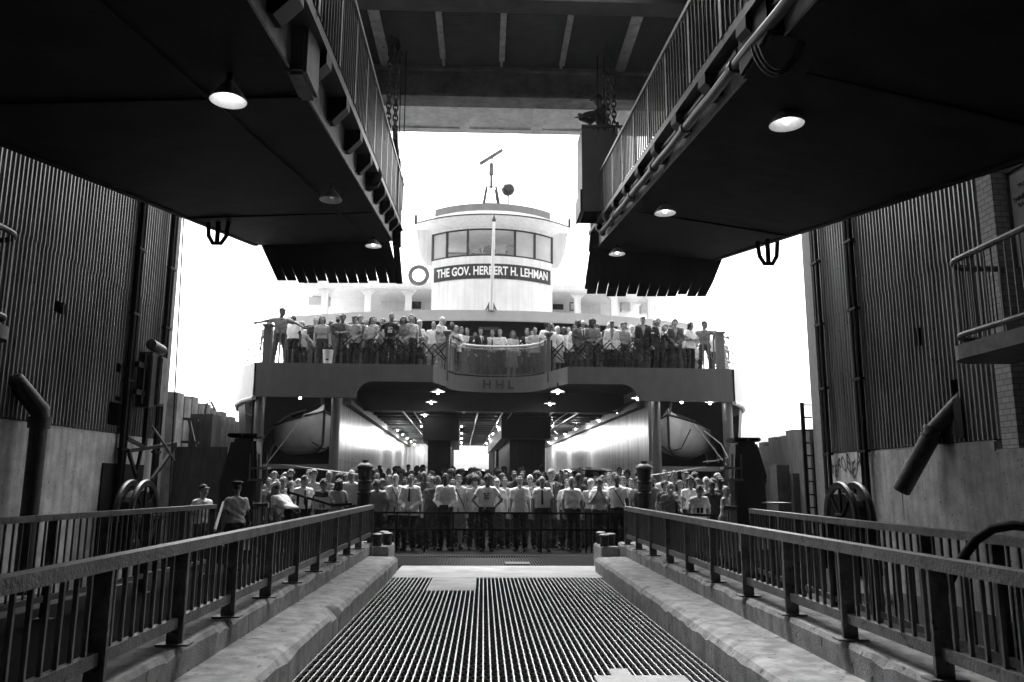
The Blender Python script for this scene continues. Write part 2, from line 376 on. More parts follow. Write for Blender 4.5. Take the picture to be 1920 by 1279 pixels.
m = MB(); m.b2((-9.3, 1, -2.6), (-8.46, 20.9, 2.65)); m.build('concrete_base', 'concrete', tl, bevel=.03)
m = MB(); m.b2((-9.3, 20.95, -2.6), (-8.42, 21.35, 11.4)); m.b2((-9.3, 21.36, -2.6), (-8.5, 21.62, 11.4)); m.build('brick_pier', 'brick', tl)
MB().b2((-9.25, 1, 2.66), (-9.2, 20.9, 11.4)).build('dark_backing', 'black', tl)  # black sheet stands in for the unlit void behind the holes
m = MB(); a = Px(193, 868, -8.44); b = Px(262, 960, -8.44); m.b2((-8.458, a.y, -.1), (-8.43, b.y, a.z)); m.build('dark_plate', 'black', tl)  # black plate puts in the shade of a recess in the concrete
trr = thing('slip_wall', 'right slip wall of corrugated steel on a graffitied concrete base with a dripping pipe', 'wall', (8.6, 12, 0), group='walls of the ferry slip')
hR = [hole_px(*q, 8.5) for q in ((1722, 616, 1733, 648), (1788, 712, 1808, 790))]
corr_wall('corrugated_cladding', 8.5, 12.8, 19.7, 2.33, 5.6, 11.4, hR, trr, 1)
m = MB(); m.b2((8.46, 13.0, -2.6), (9.3, 19.7, 2.32)); m.build('concrete_base', 'concrete', trr, bevel=.03)
m = MB(); m.b2((8.36, 1.0, -2.6), (9.3, 12.92, 2.15)); m.build('concrete_bay', 'concrete', trr, bevel=.03)
m = MB(); m.b2((8.44, 19.75, -2.6), (9.3, 20.05, 11.4)); m.b2((8.5, 20.06, -2.6), (9.3, 20.4, 11.4)); m.build('brick_pier', 'brick', trr)
MB().b2((9.2, 12.8, 2.33), (9.25, 19.7, 11.4)).build('dark_backing', 'black', trr)  # black sheet for the unlit void behind this wall's holes
m = MB(); m.b2((8.42, 12.35, 2.16), (9.3, 12.75, 11.4)); m.b2((8.8, 1.0, 2.16), (9.3, 12.34, 11.4)); m.build('block_pier', 'glazed', trr)
MB().b2((8.44, 19.0, -.5), (8.458, 19.7, 1.35)).build('dark_plate', 'black', trr)
MB().b2((8.44, 17.55, -.5), (8.458, 18.95, 1.6)).build('dark_plate', 'steel', trr)
for body, x, y, sz in (('YERO', 1572, 876, .42), ('BEAR', 1606, 873, .55)):
    c = Px(x, y, 8.452); text_mesh(body, sz, 'graffiti', 'ink', lambda u, v, w_, c=c: (8.452 - w_ * .2, c.y - u, c.z + v + .12 * math.sin(u * 9)), trr, wide=.8)
# sign board on the right block wall, only its left edge in view
sb = thing('notice_board', 'framed pale notice board with dark capital lettering on the right block wall', 'sign', (8.7, 12.1, 6))
c0 = Px(1883, 322, 8.7); c1 = Px(1893, 448, 8.7)
yb = c0.y; zt = c0.z; zb_ = Px(1900, 470, 8.7).z - .3
m = MB(); m.b2((8.72, yb - 2.6, zb_), (8.78, yb - .06, zt - .07)); m.build('board', 'signw', sb)
m = MB(); m.b2((8.66, yb - .07, zb_), (8.785, yb, zt)); m.b2((8.66, yb - 2.67, zt - .07), (8.785, yb - .071, zt)); m.build('frame', 'rail', sb)
for body, ly in (('"PU', 347), ('J', 365), ('THREE', 372), ('"BA', 384)):
    xx = {'"PU': 1914, 'J': 1918, 'THREE': 1911, '"BA': 1914}[body]; c = Px(xx, ly, 8.715)
    text_mesh(body, .1, 'lettering', 'ink', lambda u, v, w_, c=c: (8.715 - w_ * .3, c.y - u, c.z + v), sb, bold=.004)

def vpipe(x, ya, X, z0, z1, label, r=.07, double=True):
    a = Px(x, ya, X); m = MB(); m.tube([(X, a.y, z0), (X, a.y, z1)], r, 8)
    if double: m.tube([(X, a.y + .2, z0), (X, a.y + .2, z1)], r * .6, 8)
    for z in np.arange(z0 + 1, z1, 1.6): m.box((X, a.y + .08, z), (.12, .36, .06))
    return tag(m.build('wall_pipe', 'black', loc=(X, a.y, z0)), label, 'pipe', 'vertical pipes on the slip walls')
vpipe(246, 640, -8.36, -.3, 11.2, 'dark double pipe running the full height of the left corrugated wall')
vpipe(303, 700, -8.3, -.3, 11.2, 'dark double pipe beside the brick pier of the left slip wall')
vpipe(1608, 640, 8.36, -.3, 11.2, 'dark double pipe running the full height of the right corrugated wall, behind the wheel', .06)
vpipe(1541, 640, 8.34, -.3, 11.2, 'dark double pipe beside the brick pier of the right slip wall', .05)
# big drain pipes
a, b, c = Px(30, 715, -8.45), Px(76, 772, -8.1), None
m = MB(); yb_ = b.y; m.tube([(-8.9, a.y - .15, a.z + .02), (-8.45, a.y, a.z), b, (b.x, b.y, b.z - .12)], .17, 14); m.tube([(b.x, b.y, b.z - .05), (b.x, b.y, b.z - .12), (b.x, b.y, -.4)], .15, 14)
m.tube([(b.x, b.y, b.z - .1), (b.x, b.y, b.z - .3)], .19, 14)
tag(m.build('drain_pipe', 'pipe', loc=(b.x, b.y, 0), smooth=True), 'thick dark bent drain pipe coming out of the left wall and dropping to the floor', 'pipe')
a, b, c = Px(1806, 748, 8.6), Px(1752, 806, 8.3), Px(1690, 920, 7.9)
m = MB(); m.tube([a + Vector((.3, -.1, .3)), a, b], .15, 14); m.tube([b, c], .165, 14); m.tube([b + (c - b) * -.03, b + (c - b) * .03], .2, 14); m.tube([b + (c - b) * .1, b + (c - b) * .13], .19, 14)
t = tag(m.build('drain_pipe', 'pipe', loc=c, smooth=True), 'long leaning rusty pipe sticking out of a hole in the right wall, water dripping', 'pipe')
m = MB(); pts = [c + Vector((.01 * math.sin(k), 0, -.05 - .1 * k)) for k in range(6)]; m.tube(pts, [.016, .013, .012, .014, .01, .004], 6)
m.build('water_drip', 'white', t)
# torn plate below right hole
MB().b2((8.40, Px(1800, 800, 8.42).y - .12, 2.4), (8.42, Px(1800, 800, 8.42).y + .12, 3.1)).build('torn_sheet', 'black', trr)
# hose / sheave wheels
def sheave(cx, cy, X, label):
    c = Px(cx, cy, X); t = thing('sheave_wheel', label, 'wheel', (c.x, c.y, c.z - .7), group='sheave wheels at the foot of the slip walls')
    rot = Matrix.Rotation(R(90), 3, 'Y')
    for off in (-.16, .16):
        m = MB(); m.lathe([(.60, -.04), (.72, -.05), (.74, 0), (.72, .05), (.60, .04), (.60, -.04)], (c.x + off, c.y, c.z), 32, rot); m.build('rim', 'steel', t, smooth=True)
        m = MB()
        for k in range(8):
            q = k * math.pi / 4; m.bar((c.x + off, c.y, c.z), (c.x + off, c.y + .62 * math.cos(q), c.z + .62 * math.sin(q)), .05, .04, (1, 0, 0))
        m.build('spokes', 'black', t)
    m = MB(); m.tube([(c.x - .3, c.y, c.z), (c.x + .3, c.y, c.z)], .1, 12); m.tube([(c.x - .14, c.y, c.z), (c.x + .14, c.y, c.z)], .5, 24); m.build('hub', 'black', t)
    m = MB(); m.bar((c.x - .28, c.y - .8, c.z - .1), (c.x - .28, c.y + .8, c.z - .1), .06, .1); m.bar((c.x + .28, c.y - .8, c.z - .1), (c.x + .28, c.y + .8, c.z - .1), .06, .1)
    for dy in (-.7, .7): m.box((c.x, c.y + dy, c.z - .6), (.5, .08, .9))
    m.build('stand', 'black', t)
sheave(256, 962, -7.7, 'large spoked sheave wheel low in front of the left concrete wall')
sheave(1592, 972, 7.4, 'large spoked sheave wheel low in front of the graffiti on the right wall')
# balconies
def balcony(side, label):
    sx = 1 if side == 'R' else -1
    if sx > 0: d0, d1, zf, X0, X1 = 8.5, 12.6, 4.05, 8.3, 9.0
    else: d0, d1, zf, X0, X1 = 10.6, 13.6, 4.42, 8.2, 8.6
    if sx > 0:
        e = P(1815, 650, 12.0); X0 = 7.3; zf = e.z; d1 = 12.0 + .35; htop = P(1812, 494, 12.0).z
    else:
        e = P(22, 612, 13.0); X0 = 7.75; zf = e.z; d1 = 13.4; htop = P(40, 440, 13.0).z
    t = thing('balcony', label, 'balcony', (sx * 8.4, (d0 + d1) / 2, zf), group='small curved balconies on the slip walls')
    out = []
    for k in range(9):
        q = k / 8 * math.pi / 2; out.append((X0 + .55 - .55 * math.sin(q), d1 - .55 + .55 * math.cos(q)))
    path = [(8.45, d1)] + out + [(X0, d0)]
    poly = path + [(8.45, d0)]
    m = MB(); m.prism(poly, zf - .22, zf, lambda u, v, d: (sx * u, v, d)); m.build('slab', 'girder', t)
    P3 = lambda z, k=0: [(sx * (u + (.06 if i else 0)), v - .05, z) for i, (u, v) in enumerate(path)]
    MB().tube(P3(htop), .05, 8).build('top_rail', 'rail', t, smooth=True)
    MB().tube(P3(zf + .16), .045, 8).build('bottom_rail', 'rail', t, smooth=True)
    pts = [Vector(q) for q in P3(zf)]; L = [0]
    for a_, b_ in zip(pts[:-1], pts[1:]): L.append(L[-1] + (b_ - a_).length)
    s_ = .1
    while s_ < L[-1]:
        i = max(k for k in range(len(L)) if L[k] <= s_); i = min(i, len(pts) - 2); q = pts[i].lerp(pts[i + 1], (s_ - L[i]) / (L[i + 1] - L[i]))
        MB().tube([q + Vector((0, 0, .14)), Vector((q.x, q.y, htop))], .014, 6).build('baluster', 'bar', t); s_ += .16
    return t
balcony('R', 'curved balcony with bar railing high on the right wall, below the notice board')
balcony('L', 'curved balcony end at the left edge of the picture, on the corrugated wall')
# gear on left pier
c = Px(284, 715, -8.2); t = thing('hoist_gear', 'dark hoist gear box with pale cover bolted to the left wall near the brick pier', 'machine', (-8.3, c.y, c.z))
MB().box((-8.22, c.y - .25, c.z), (.34, .3, 1.35)).build('casing', 'steel', t, bevel=.02)
MB().box((-8.12, c.y + .2, c.z + .02), (.3, .42, 1.2)).build('cover', 'girder', t, bevel=.03)
MB().tube([(-8.1, c.y - .45, c.z + .85), (-8.1, c.y + .25, c.z + .8)], .13, 12).build('motor', 'pipe', t, smooth=True)
m = MB()
for dz in (-.35, .3): m.bar((-8.2, c.y - .9, c.z + dz), (-8.2, c.y - .3, c.z + dz), .1, .12)
m.bar((-8.2, c.y - .55, c.z - .6), (-8.2, c.y - .55, c.z + .6), .1, .08); m.bar((-8.2, c.y - .1, c.z - .65), (-8.2, c.y - .1, c.z - 1.6), .09, .12); m.build('brackets', 'black', t)
m = MB(); m.tube([(-8.1, c.y, c.z - 1.1), (-7.9, c.y + .3, c.z - 1.5), (-7.8, c.y + .8, c.z - 1.9)], .035, 8); m.build('hose', 'rail', t)
m = MB()
A = Px(252, 845, -8.0); B = Px(330, 815, -8.0); C_ = Px(262, 900, -8.0)
for p, q in (((238, 822), (270, 838)), ((240, 846), (330, 832)), ((242, 850), (256, 895)), ((265, 842), (254, 895)), ((330, 836), (284, 900))):
    m.bar(Px(*p, -8.0), Px(*q, -8.0), .06, .08)
tag(m.build('bracket_frame', 'black', loc=Px(262, 850, -8.0)), 'black triangular steel bracket frame below the hoist gear on the left wall', 'bracket')
m = MB(); m.tube([P(345, 395, 20.5), P(317, 950, 20.5)], .018, 6); tag(m.build('hanging_cable', 'black', loc=P(317, 950, 20.5)), 'long thin cable hanging from the left gangway past the brick pier', 'cable')
# ------------------------------------------------------------------ fender piles outside
def piles(n, a, b, za, zb, w, m_, label, cat, group, depth=.5):
    a = Vector(a); b = Vector(b)
    for i in range(n):
        f = i / (n - 1); c = a.lerp(b, f); z = za + (zb - za) * f + random.uniform(-.12, .12)
        m = MB(); sxx = -1 if a.x < 0 else 1
        m.prism([(-w / 2, 0), (-w * .3, -.22 * sxx), (w * .3, -.22 * sxx), (w / 2, 0), (w / 2, .2 * sxx), (-w / 2, .2 * sxx)], -3, z, lambda u, v, d: (c.x + v, c.y + u, d))
        tag(m.build('sheet_pile', m_, loc=(c.x, c.y, -3)), label, cat, group)
piles(15, (-8.55, 22.1, 0), (-9.8, 33.5, 0), 4.0, 3.85, .8, 'pile', 'grey sheet pile in the fender row beyond the left brick pier', 'pile', 'sheet piles beyond the left wall')
piles(10, (8.75, 21.0, 0), (10.9, 31.5, 0), 3.05, 3.0, .95, 'timber', 'dark pile in the fender row beyond the right brick pier', 'pile', 'dark piles beyond the right wall')
# dark dolphins in front of the piles
m = MB(); a = P(382, 835, 23.5); m.b2((a.x - .35, 23.2, -3), (a.x + .3, 23.9, P(382, 778, 23.5).z)); m.tube([(a.x + .05, 23.4, 3.2), (a.x, 23.4, P(382, 770, 23.4).z), P(388, 757, 23.4), P(396, 754, 23.4), P(403, 768, 23.4)], .03, 8)
tag(m.build('mooring_dolphin', 'timber', loc=(a.x, 23.5, -3)), 'dark mooring dolphin with a hooked pipe on top among the left sheet piles', 'post')
m = MB(); a = P(347, 790, 22.6)
for p, q in (((330, 784), (372, 788)), ((355, 788), (366, 840)), ((338, 788), (330, 830)), ((330, 828), (372, 830)), ((322, 838), (372, 845))): m.bar(P(*p, 22.4), P(*q, 22.4), .07, .07)
m.b2((-8.3, 21.9, -2.5), (-6.9, 22.2, P(340, 838, 22).z)); tag(m.build('timber_staging', 'timber', loc=(a.x, 22.4, -2.5)), 'dark timber staging with a light frame in front of the left sheet piles', 'staging')
m = MB(); q1 = P(1453, 872, 22).z; m.b2((P(1453, 872, 22).x, 21.9, -3), (P(1478, 872, 22).x - .02, 22.5, q1)); m.b2((P(1478, 890, 22).x, 21.7, -3), (P(1500, 890, 22).x, 22.4, P(1478, 888, 22).z)); m.b2((P(1500, 862, 21.5).x, 21.3, -3), (P(1534, 862, 21.5).x, 21.6, P(1510, 862, 21.5).z))
tag(m.build('timber_dolphin', 'timber', loc=(P(1478, 880, 22).x, 22, -3)), 'dark stepped timber dolphin standing before the right-hand piles', 'post')
m = MB(); d = 20.6; xl, xr = P(1506, 800, d).x, P(1523, 800, d).x
z0_, z1_ = -1, P(1506, 755, d).z
for x in (xl, xr): m.bar((x, d, z0_), (x, d, z1_ if x == xl else z1_ - 1.0), .09, .07)
for z in np.arange(0, z1_, .33): m.bar((xl, d, z), (xr, d, z), .035, .035)
tag(m.build('wall_ladder', 'black', loc=(xl, d, 0)), 'black steel ladder standing beside the right brick pier', 'ladder')
# fender blocks
def fender(poly, d, label, brx):
    pts = [P(x, y, d) for x, y in poly]; c = sum(pts, Vector()) / len(pts)
    t = thing('fender_block', label, 'fender', (c.x, d, -.3), group='tall black fenders beside the boat bow')
    m = MB(); m.prism([(p.x, p.z) for p in pts], d, d + .55, lambda u, v, w_: (u, w_, v)); m.build('pad', 'rubber', t, bevel=.07, smooth=True)
    z = max(p.z for p in pts); x0 = min(p.x for p in pts[:2]); x1 = max(p.x for p in pts[:2])
    MB().b2((x0 - .06, d - .1, z + .01), (x1 + .06, d + .6, z + .1)).build('cap_plate', 'black', t, bevel=.02)
    MB().box(((x0 + x1) / 2, d - .11, z + .05), (.04, .03, .04)).build('bolt', 'rail', t)
    s = 1 if brx > 960 else -1
    bx = P(brx, 880, d).x; m = MB()
    for zz in (P(brx, 900, d).z, P(brx, 878, d).z): m.bar((bx - .22, d - .15, zz), (bx + .22, d - .15, zz), .3, .05)
    for xx in (bx - .2, bx, bx + .2): m.bar((xx, d - .2, P(brx, 900, d).z), (xx + (s * .05), d - .1, P(brx, 852, d).z), .035, .035)
    m.bar((bx, d - .1, P(brx, 900, d).z), (bx, d - .1, -.3), .12, .12); m.build('bracket', 'girder', t)
fender([(433, 823), (479, 821), (481, 905), (481, 1000), (405, 1000), (410, 905)], 19.2, 'tapered black rubber fender left of the boat bow, behind two capped workers', 490)
fender([(1380, 829), (1420, 829), (1441, 898), (1436, 903), (1441, 990), (1378, 990)], 18.6, 'tall tapered black fender right of the boat bow, by the bald man', 1368)
m = MB(); a = P(1440, 942, 17.5); b = P(1478, 942, 17.5); m.b2((a.x, 17.3, a.z - .03), (b.x, 17.9, a.z)); tag(m.build('steel_shelf', 'rail', loc=a), 'pale narrow steel shelf edge beside the right fender', 'shelf')
# pole leaning at the left walkway
m = MB(); m.tube([P(419, 942, 15.9), P(402, 995, 15.0)], [.026, .03], 10); tag(m.build('wooden_pole', 'rope', loc=P(402, 995, 15.0), smooth=True), 'pale wooden pole leaning on the end of the outer left railing', 'pole')
# ------------------------------------------------------------------ terminal roof, portal and chains
t = thing('terminal_roof', 'dark gantry roof over the slip with flaking white beams and a pale concrete soffit', 'roof', (0.5, 17, 10.6))
m = MB(); m.b2((-9.3, 14.7, 11.75), (9.4, 20.3, 12.2)); m.build('roof_slab', 'roof', t)
for x0, x1 in ((-9.3, -2.4), (3.1, 9.4)): MB().b2((x0, -9, 11.76), (x1, 14.69, 12.1)).build('side_roof', 'roof', t)  # unseen; inner edges drawn in to narrow the open sky strip
MB().b2((-2.39, -9, 11.76), (3.09, 9.0, 12.1)).build('near_shade_roof', 'roof', t)  # unseen slab, its length set to shade the near ramp and rails
th_ = thing('sky_blocking_walls', 'unseen dark walls added behind the ramp to keep sky light out', 'building', (0, -9, 0))  # unseen walls, added behind the camera to darken the near ramp
MB().b2((-9.4, -9.4, -1), (9.5, -9.0, 12.1)).build('wall', 'roof', th_)
for x0, x1 in ((-9.6, -9.31), (9.31, 9.6)): MB().b2((x0, -9, -1), (x1, 1.0, 12.1)).build('wall', 'roof', th_)
m = MB(); m.strip(*zip(*[((x0, y, z), (x0 + 18, y, z)) for x0 in (-8.5,) for i in range(58) for y, z in ((15.3 + i * .045, 11.5 + (.022 if i % 2 else 0)),)])); m.build('corrugated_ceiling', 'roof', t)
MB().b2((-9, 17.85, 10.72), (9.2, 18.1, 11.7)).build('cross_beam', 'beam', t, bevel=.02)
m = MB(); m.b2((-9, 17.7, 10.64), (9.2, 18.25, 10.715)); m.b2((-9, 17.7, 11.35), (9.2, 17.845, 11.42)); m.build('beam_flange', 'beam', t)
m = MB(); m.b2((-9, 14.8, 11.3), (9.2, 15.28, 11.9)); m.build('near_beam', 'roof', t)
for x, y0, y1 in ((712, 45, 124), (825, 30, 106), (941, 38, 112), (1059, 40, 120), (1172, 66, 140)):
    a = Pz(x - (12 if x < 750 else -12 if x > 1150 else 5 if x < 900 else -5 if x > 1000 else 0), y0, 11.36); b = Pz(x + (12 if x < 750 else -12 if x > 1150 else 5 if x < 900 else -5 if x > 1000 else 0), y1, 11.36)
    w_ = .24 if (x < 750 or x > 1150) else .13
    m = MB(); m.b2((b.x - w_ / 2, 15.3, 11.36), (b.x + w_ / 2, min(17.68, b.y + .1), 11.40)); m.b2((b.x - .03, 15.3, 11.402), (b.x + .03, 17.68, 11.5)); m.build('ceiling_joist', 'stripw', t)
m = MB(); m.b2((-9, 18.3, 11.02), (9.2, 20.4, 11.2)); m.b2((-9, 20.2, 10.98), (9.2, 20.45, 11.74))
for x in (-7.2, -5.3, -3.2, -.62, 1.32, 3.5, 5.6, 7.5): m.b2((x - .13, 18.3, 10.86), (x + .13, 20.19, 11.018))
m.build('concrete_soffit', 'soffit', t)
def chain(px, d, y0, z1, label):
    a = P(px, 200, d); z0 = y0; n = int((z0 - z1) / .125); m = MB()
    for i in range(n):
        z = z0 - i * .125; ring = []
        for k in range(10):
            q = 2 * math.pi * k / 10; u = .05 * math.cos(q); v = .095 * math.sin(q)
            ring.append((a.x + (u if i % 2 else u * .25), a.y + (u * .25 if i % 2 else u), z + v))
        m.tube(ring + [ring[0]], .018, 5, False)
    tag(m.build('chain', 'steel', loc=(a.x, a.y, z1), smooth=True), label, 'chain', 'hoist chains of the gangways')
chain(729, 16.6, 11.45, 8.95, 'outer rusty hoist chain above the end of the left gangway')
chain(742, 16.7, 11.45, 9.05, 'inner rusty hoist chain above the end of the left gangway')
chain(1140, 16.7, 11.45, 9.3, 'hoist chain hanging just behind the man in the control cabin')
chain(1151, 16.8, 11.45, 9.3, 'hoist chain nearest the railing of the right gangway')
m = MB()
for px in (748, 757): a = P(px, 250, 17.2); m.tube([(a.x, a.y, 11.5), (a.x + .02, a.y, 7.6)], .012, 5)
tag(m.build('hoist_cables', 'black', loc=(-1.8, 17.2, 7.6)), 'pair of thin cables hanging beside the left hoist chains', 'cable')
m = MB()
for px in (1121, 1133): a = P(px, 200, 17.2); m.tube([(a.x, a.y, 11.5), (a.x, a.y, 9.6)], .016, 5)
tag(m.build('hoist_cables', 'black', loc=(2.5, 17.2, 9.6)), 'pair of thin dark cables hanging behind the man in the control cabin', 'cable')

# ------------------------------------------------------------------ passenger gangways overhead
def gangway(side):
    if side == 'L': x0, z0, dx, dz, ow, ol, olk, s = -2.40, 7.72, -.058, .205, -3.6, .17, 0., -1
    else: x0, z0, dx, dz, ow, ol, olk, s = 2.87, 7.62, .026, .165, 3.17, .29, .03, 1
    htop = 1.55 if side == 'L' else 1.42
    I = lambda d, ox=0, h=0: Vector((x0 + dx * (d - 20) + ox, d, z0 + dz * (d - 20) + h))
    O = lambda d, ox=0, h=0: Vector((x0 + dx * (d - 20) + ow + ox, d, z0 + dz * (d - 20) - ol - olk * (20 - d) + h))
    t = thing('gangway', 'raised %s passenger gangway seen from below, %s' % (('left', 'plain girder with bracket plates and a round sheave') if s < 0 else ('right', 'with pipes along its girder and a control cabin')), 'gangway', I(18), group='raised passenger gangways')
    D0, D1 = 2.2, 20.0; n = 30; ds = np.linspace(D0, D1, n + 1)
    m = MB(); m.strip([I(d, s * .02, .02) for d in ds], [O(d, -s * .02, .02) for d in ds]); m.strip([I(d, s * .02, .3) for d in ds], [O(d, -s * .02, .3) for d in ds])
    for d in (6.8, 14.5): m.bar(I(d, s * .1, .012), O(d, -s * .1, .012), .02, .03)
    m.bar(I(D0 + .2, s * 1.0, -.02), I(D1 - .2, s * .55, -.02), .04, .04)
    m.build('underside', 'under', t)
    m = MB()
    for a, b in zip(ds[:-1], ds[1:]):
        m.add([I(a), I(b), I(b, 0, .42), I(a, 0, .42), I(a, s * .02), I(b, s * .02), I(b, s * .02, .42), I(a, s * .02, .42)], [(0, 1, 2, 3), (4, 5, 6, 7), (0, 1, 5, 4)])
    m.build('girder', 'girder', t)
    m = MB()
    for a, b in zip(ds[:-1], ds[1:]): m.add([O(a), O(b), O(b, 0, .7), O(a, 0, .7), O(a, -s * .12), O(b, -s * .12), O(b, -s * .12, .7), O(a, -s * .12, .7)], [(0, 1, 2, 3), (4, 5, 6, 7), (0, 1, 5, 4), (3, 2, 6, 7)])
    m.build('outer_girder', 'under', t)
    m = MB()   # overhanging kerb with bracket plates
    for a, b in zip(ds[:-1], ds[1:]):
        q = [I(a, -s * .2, .36), I(b, -s * .2, .36), I(b, -s * .2, .46), I(a, -s * .2, .46), I(a, 0, .36), I(b, 0, .36), I(b, 0, .46), I(a, 0, .46)]
        m.add(q, [(0, 1, 2, 3), (0, 1, 5, 4), (3, 2, 6, 7)])
    m.build('edge_plate', 'steel', t)
    for d in np.arange(3.6, 19.2, 1.45):
        m = MB(); m.add([I(d, 0, .1), I(d, -s * .05, .08), I(d, -s * .2, .24), I(d, -s * .2, .359), I(d, 0, .359), I(d + .3, 0, .1), I(d + .3, -s * .05, .1), I(d + .3, -s * .2, .26), I(d + .3, -s * .2, .359), I(d + .3, 0, .359)],
              [(0, 1, 2, 3, 4), (5, 6, 7, 8, 9), (0, 1, 6, 5), (1, 2, 7, 6), (2, 3, 8, 7)]); m.build('bracket', 'black', t)
    m = MB()
    for a, b in zip(ds[:-1], ds[1:]): m.bar(I(a, -s * .2, htop), I(b, -s * .2, htop), .07, .06)
    m.build('handrail', 'rail', t)
    k = 0
    for i, d in enumerate(np.arange(4.6, 19.6, .165)):
        if i % 8 == 0:
            m = MB(); m.bar(I(d, -s * .2, .46), I(d, -s * .2, htop - .03), .075, .03, (1, 0, 0)); m.build('rail_post', 'rail', t)
        else:
            m = MB(); m.bar(I(d, -s * .2, .46), I(d, -s * .2, htop - .03), .022, .022, (1, 0, 0)); m.build('baluster', 'bar', t)
    # hinged lip with fingers
    px = ((484, 448), (522, 531), (749, 531), (728, 446)) if s < 0 else ((1112, 458), (1100, 556), (1326, 556), (1356, 482))
    dl = 20.75; A, B, C_, Dd = P(*px[0], 20.02), P(*px[1], dl), P(*px[2], dl), P(*px[3], 20.02)
    if s > 0: A, B, C_, Dd = P(*px[0], 20.02), P(*px[1], dl), P(*px[2], dl), P(*px[3], 20.02)
    nf = 12
    for i in range(nf):
        f0, f1 = i / nf, (i + 1) / nf - .012
        lo = .0 if i not in (0, 1, 4, 9) else -.05
        a0, a1 = A.lerp(Dd, f0), A.lerp(Dd, f1); b0, b1 = B.lerp(C_, f0), B.lerp(C_, f1)
        b0 = b0 + (b0 - a0) * lo; b1 = b1 + (b1 - a1) * lo
        off = Vector((0, .05, .04)); m = MB()
        k0, k1 = a0.lerp(b0, .62), a1.lerp(b1, .62); kk = a1.lerp(b1, .62) + (A.lerp(Dd, (i + 1) / nf) - a1) * 1.02
        a1f = A.lerp(Dd, (i + 1) / nf)
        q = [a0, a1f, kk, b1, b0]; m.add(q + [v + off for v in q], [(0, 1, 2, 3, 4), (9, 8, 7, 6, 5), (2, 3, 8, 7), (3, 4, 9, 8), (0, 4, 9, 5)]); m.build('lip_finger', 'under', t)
    # cleat loops on the outer edge
    d = 15.3 if s < 0 else 14.9; c = P(408, 438, d) if s < 0 else P(1440, 476, d)
    m = MB(); m.tube([(c.x - .2, d, c.z + .25), (c.x - .17, d, c.z - .05), (c.x - .08, d, c.z - .2), (c.x + .08, d, c.z - .2), (c.x + .17, d, c.z - .05), (c.x + .2, d, c.z + .25)], .045, 8); m.tube([(c.x, d, c.z + .3), (c.x, d, c.z - .2)], .05, 8); m.build('cleat', 'under', t)
    # guide post and sheaves at the outer end
    m = MB(); e = I(19.6, -s * .12)
    if s < 0: m.bar(P(744, 300, 19.5), P(744, 462, 19.5), .2, .25, (0, 1, 0)); m.bar(P(743, 462, 19.6), P(749, 530, 20.7), .16, .1, (0, 1, 0)); m.bar(P(741, 240, 17.2), P(743, 330, 18.5), .12, .12)
    else: m.bar(P(1118, 398, 19.5), P(1112, 470, 19.5), .22, .25, (0, 1, 0)); m.bar(P(1112, 468, 19.6), P(1102, 540, 20.7), .16, .1, (0, 1, 0)); m.bar(P(1150, 250, 18), P(1146, 400, 18.6), .1, .2)
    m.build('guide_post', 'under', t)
    if s < 0:
        c = P(690, 331, 12.3); m = MB(); rot = Matrix.Rotation(R(80), 3, 'X') @ Matrix.Rotation(R(15), 3, 'Y')
        m.lathe([(1e-3, -.1), (.2, -.1), (.22, -.07), (.22, .07), (.2, .1), (.09, .1), (.085, .13), (.06, .13), (.06, .1), (1e-3, .1)], c, 26, rot); m.build('sheave', 'black', t, smooth=True)
        c = P(745, 424, 19.3); m = MB(); m.lathe([(1e-3, -.08), (.17, -.08), (.17, .08), (1e-3, .08)], c, 20, Matrix.Rotation(R(60), 3, 'Y')); m.build('sheave', 'black', t)
        c = P(470, 12, 6.4); m = MB(); m.box(I(6.2, .06, .15), (.16, .5, .5)); m.build('junction_box', 'girder', t, bevel=.03)
    else:
        for ox, h, r in ((-.07, .27, .035), (-.12, .1, .055)):
            pts = [I(d, ox, h + .01 * math.sin(d * 3)) for d in np.arange(4.5, 18.2, .7)]; m = MB(); m.tube(pts, r, 10)
            for d in np.arange(5, 18, 2.1): m.tube([I(d, ox, h), I(d + .12, ox, h)], r * 1.35, 10)
            m.build('service_pipe', 'steel', t, smooth=True)
        m = MB(); c = I(6.6, .1, .2); m.b2((c.x - .25, 6.1, c.z - .28), (c.x + .35, 6.9, c.z + .5)); m.build('junction_box', 'black', t, bevel=.03)
        for k_ in range(3):
            a_, b_, c_ = P(1408 + 8 * k_, 85, 6.3), P(1450 + 4 * k_, 146 - 7 * k_, 6.25), P(1522 - 8 * k_, 40, 6.2); pts = []
            for f in np.linspace(0, 1, 18): pts.append(a_.lerp(c_, f) + (b_ - a_.lerp(c_, .38)) * (4 * f * (1 - f)) ** .8)
            m = MB(); m.tube(pts, .012, 6); m.build('cable_loop', 'rail', t, smooth=True)
    # pendant lamps under the deck
    for lx, ly, lit in (((428, 187, 1), (620, 374, 0), (700, 461, 1)) if s < 0 else ((1475, 232, 1), (1247, 399, 1), (1157, 476, 1))):
        v = ray(lx, ly); best = min(np.arange(3, 21.5, .02), key=lambda d: abs((1.57 + v[2] / v[1] * d) - (z0 + dz * (min(d, 20) - 20) - .24)))
        c = P(lx, ly, best); LAMPS.append((c, best, lit, {428: 72, 620: 44, 700: 32, 1475: 70, 1247: 43, 1157: 32}[lx] * best / 1493))
LAMPS = []
gangway('L'); gangway('R')
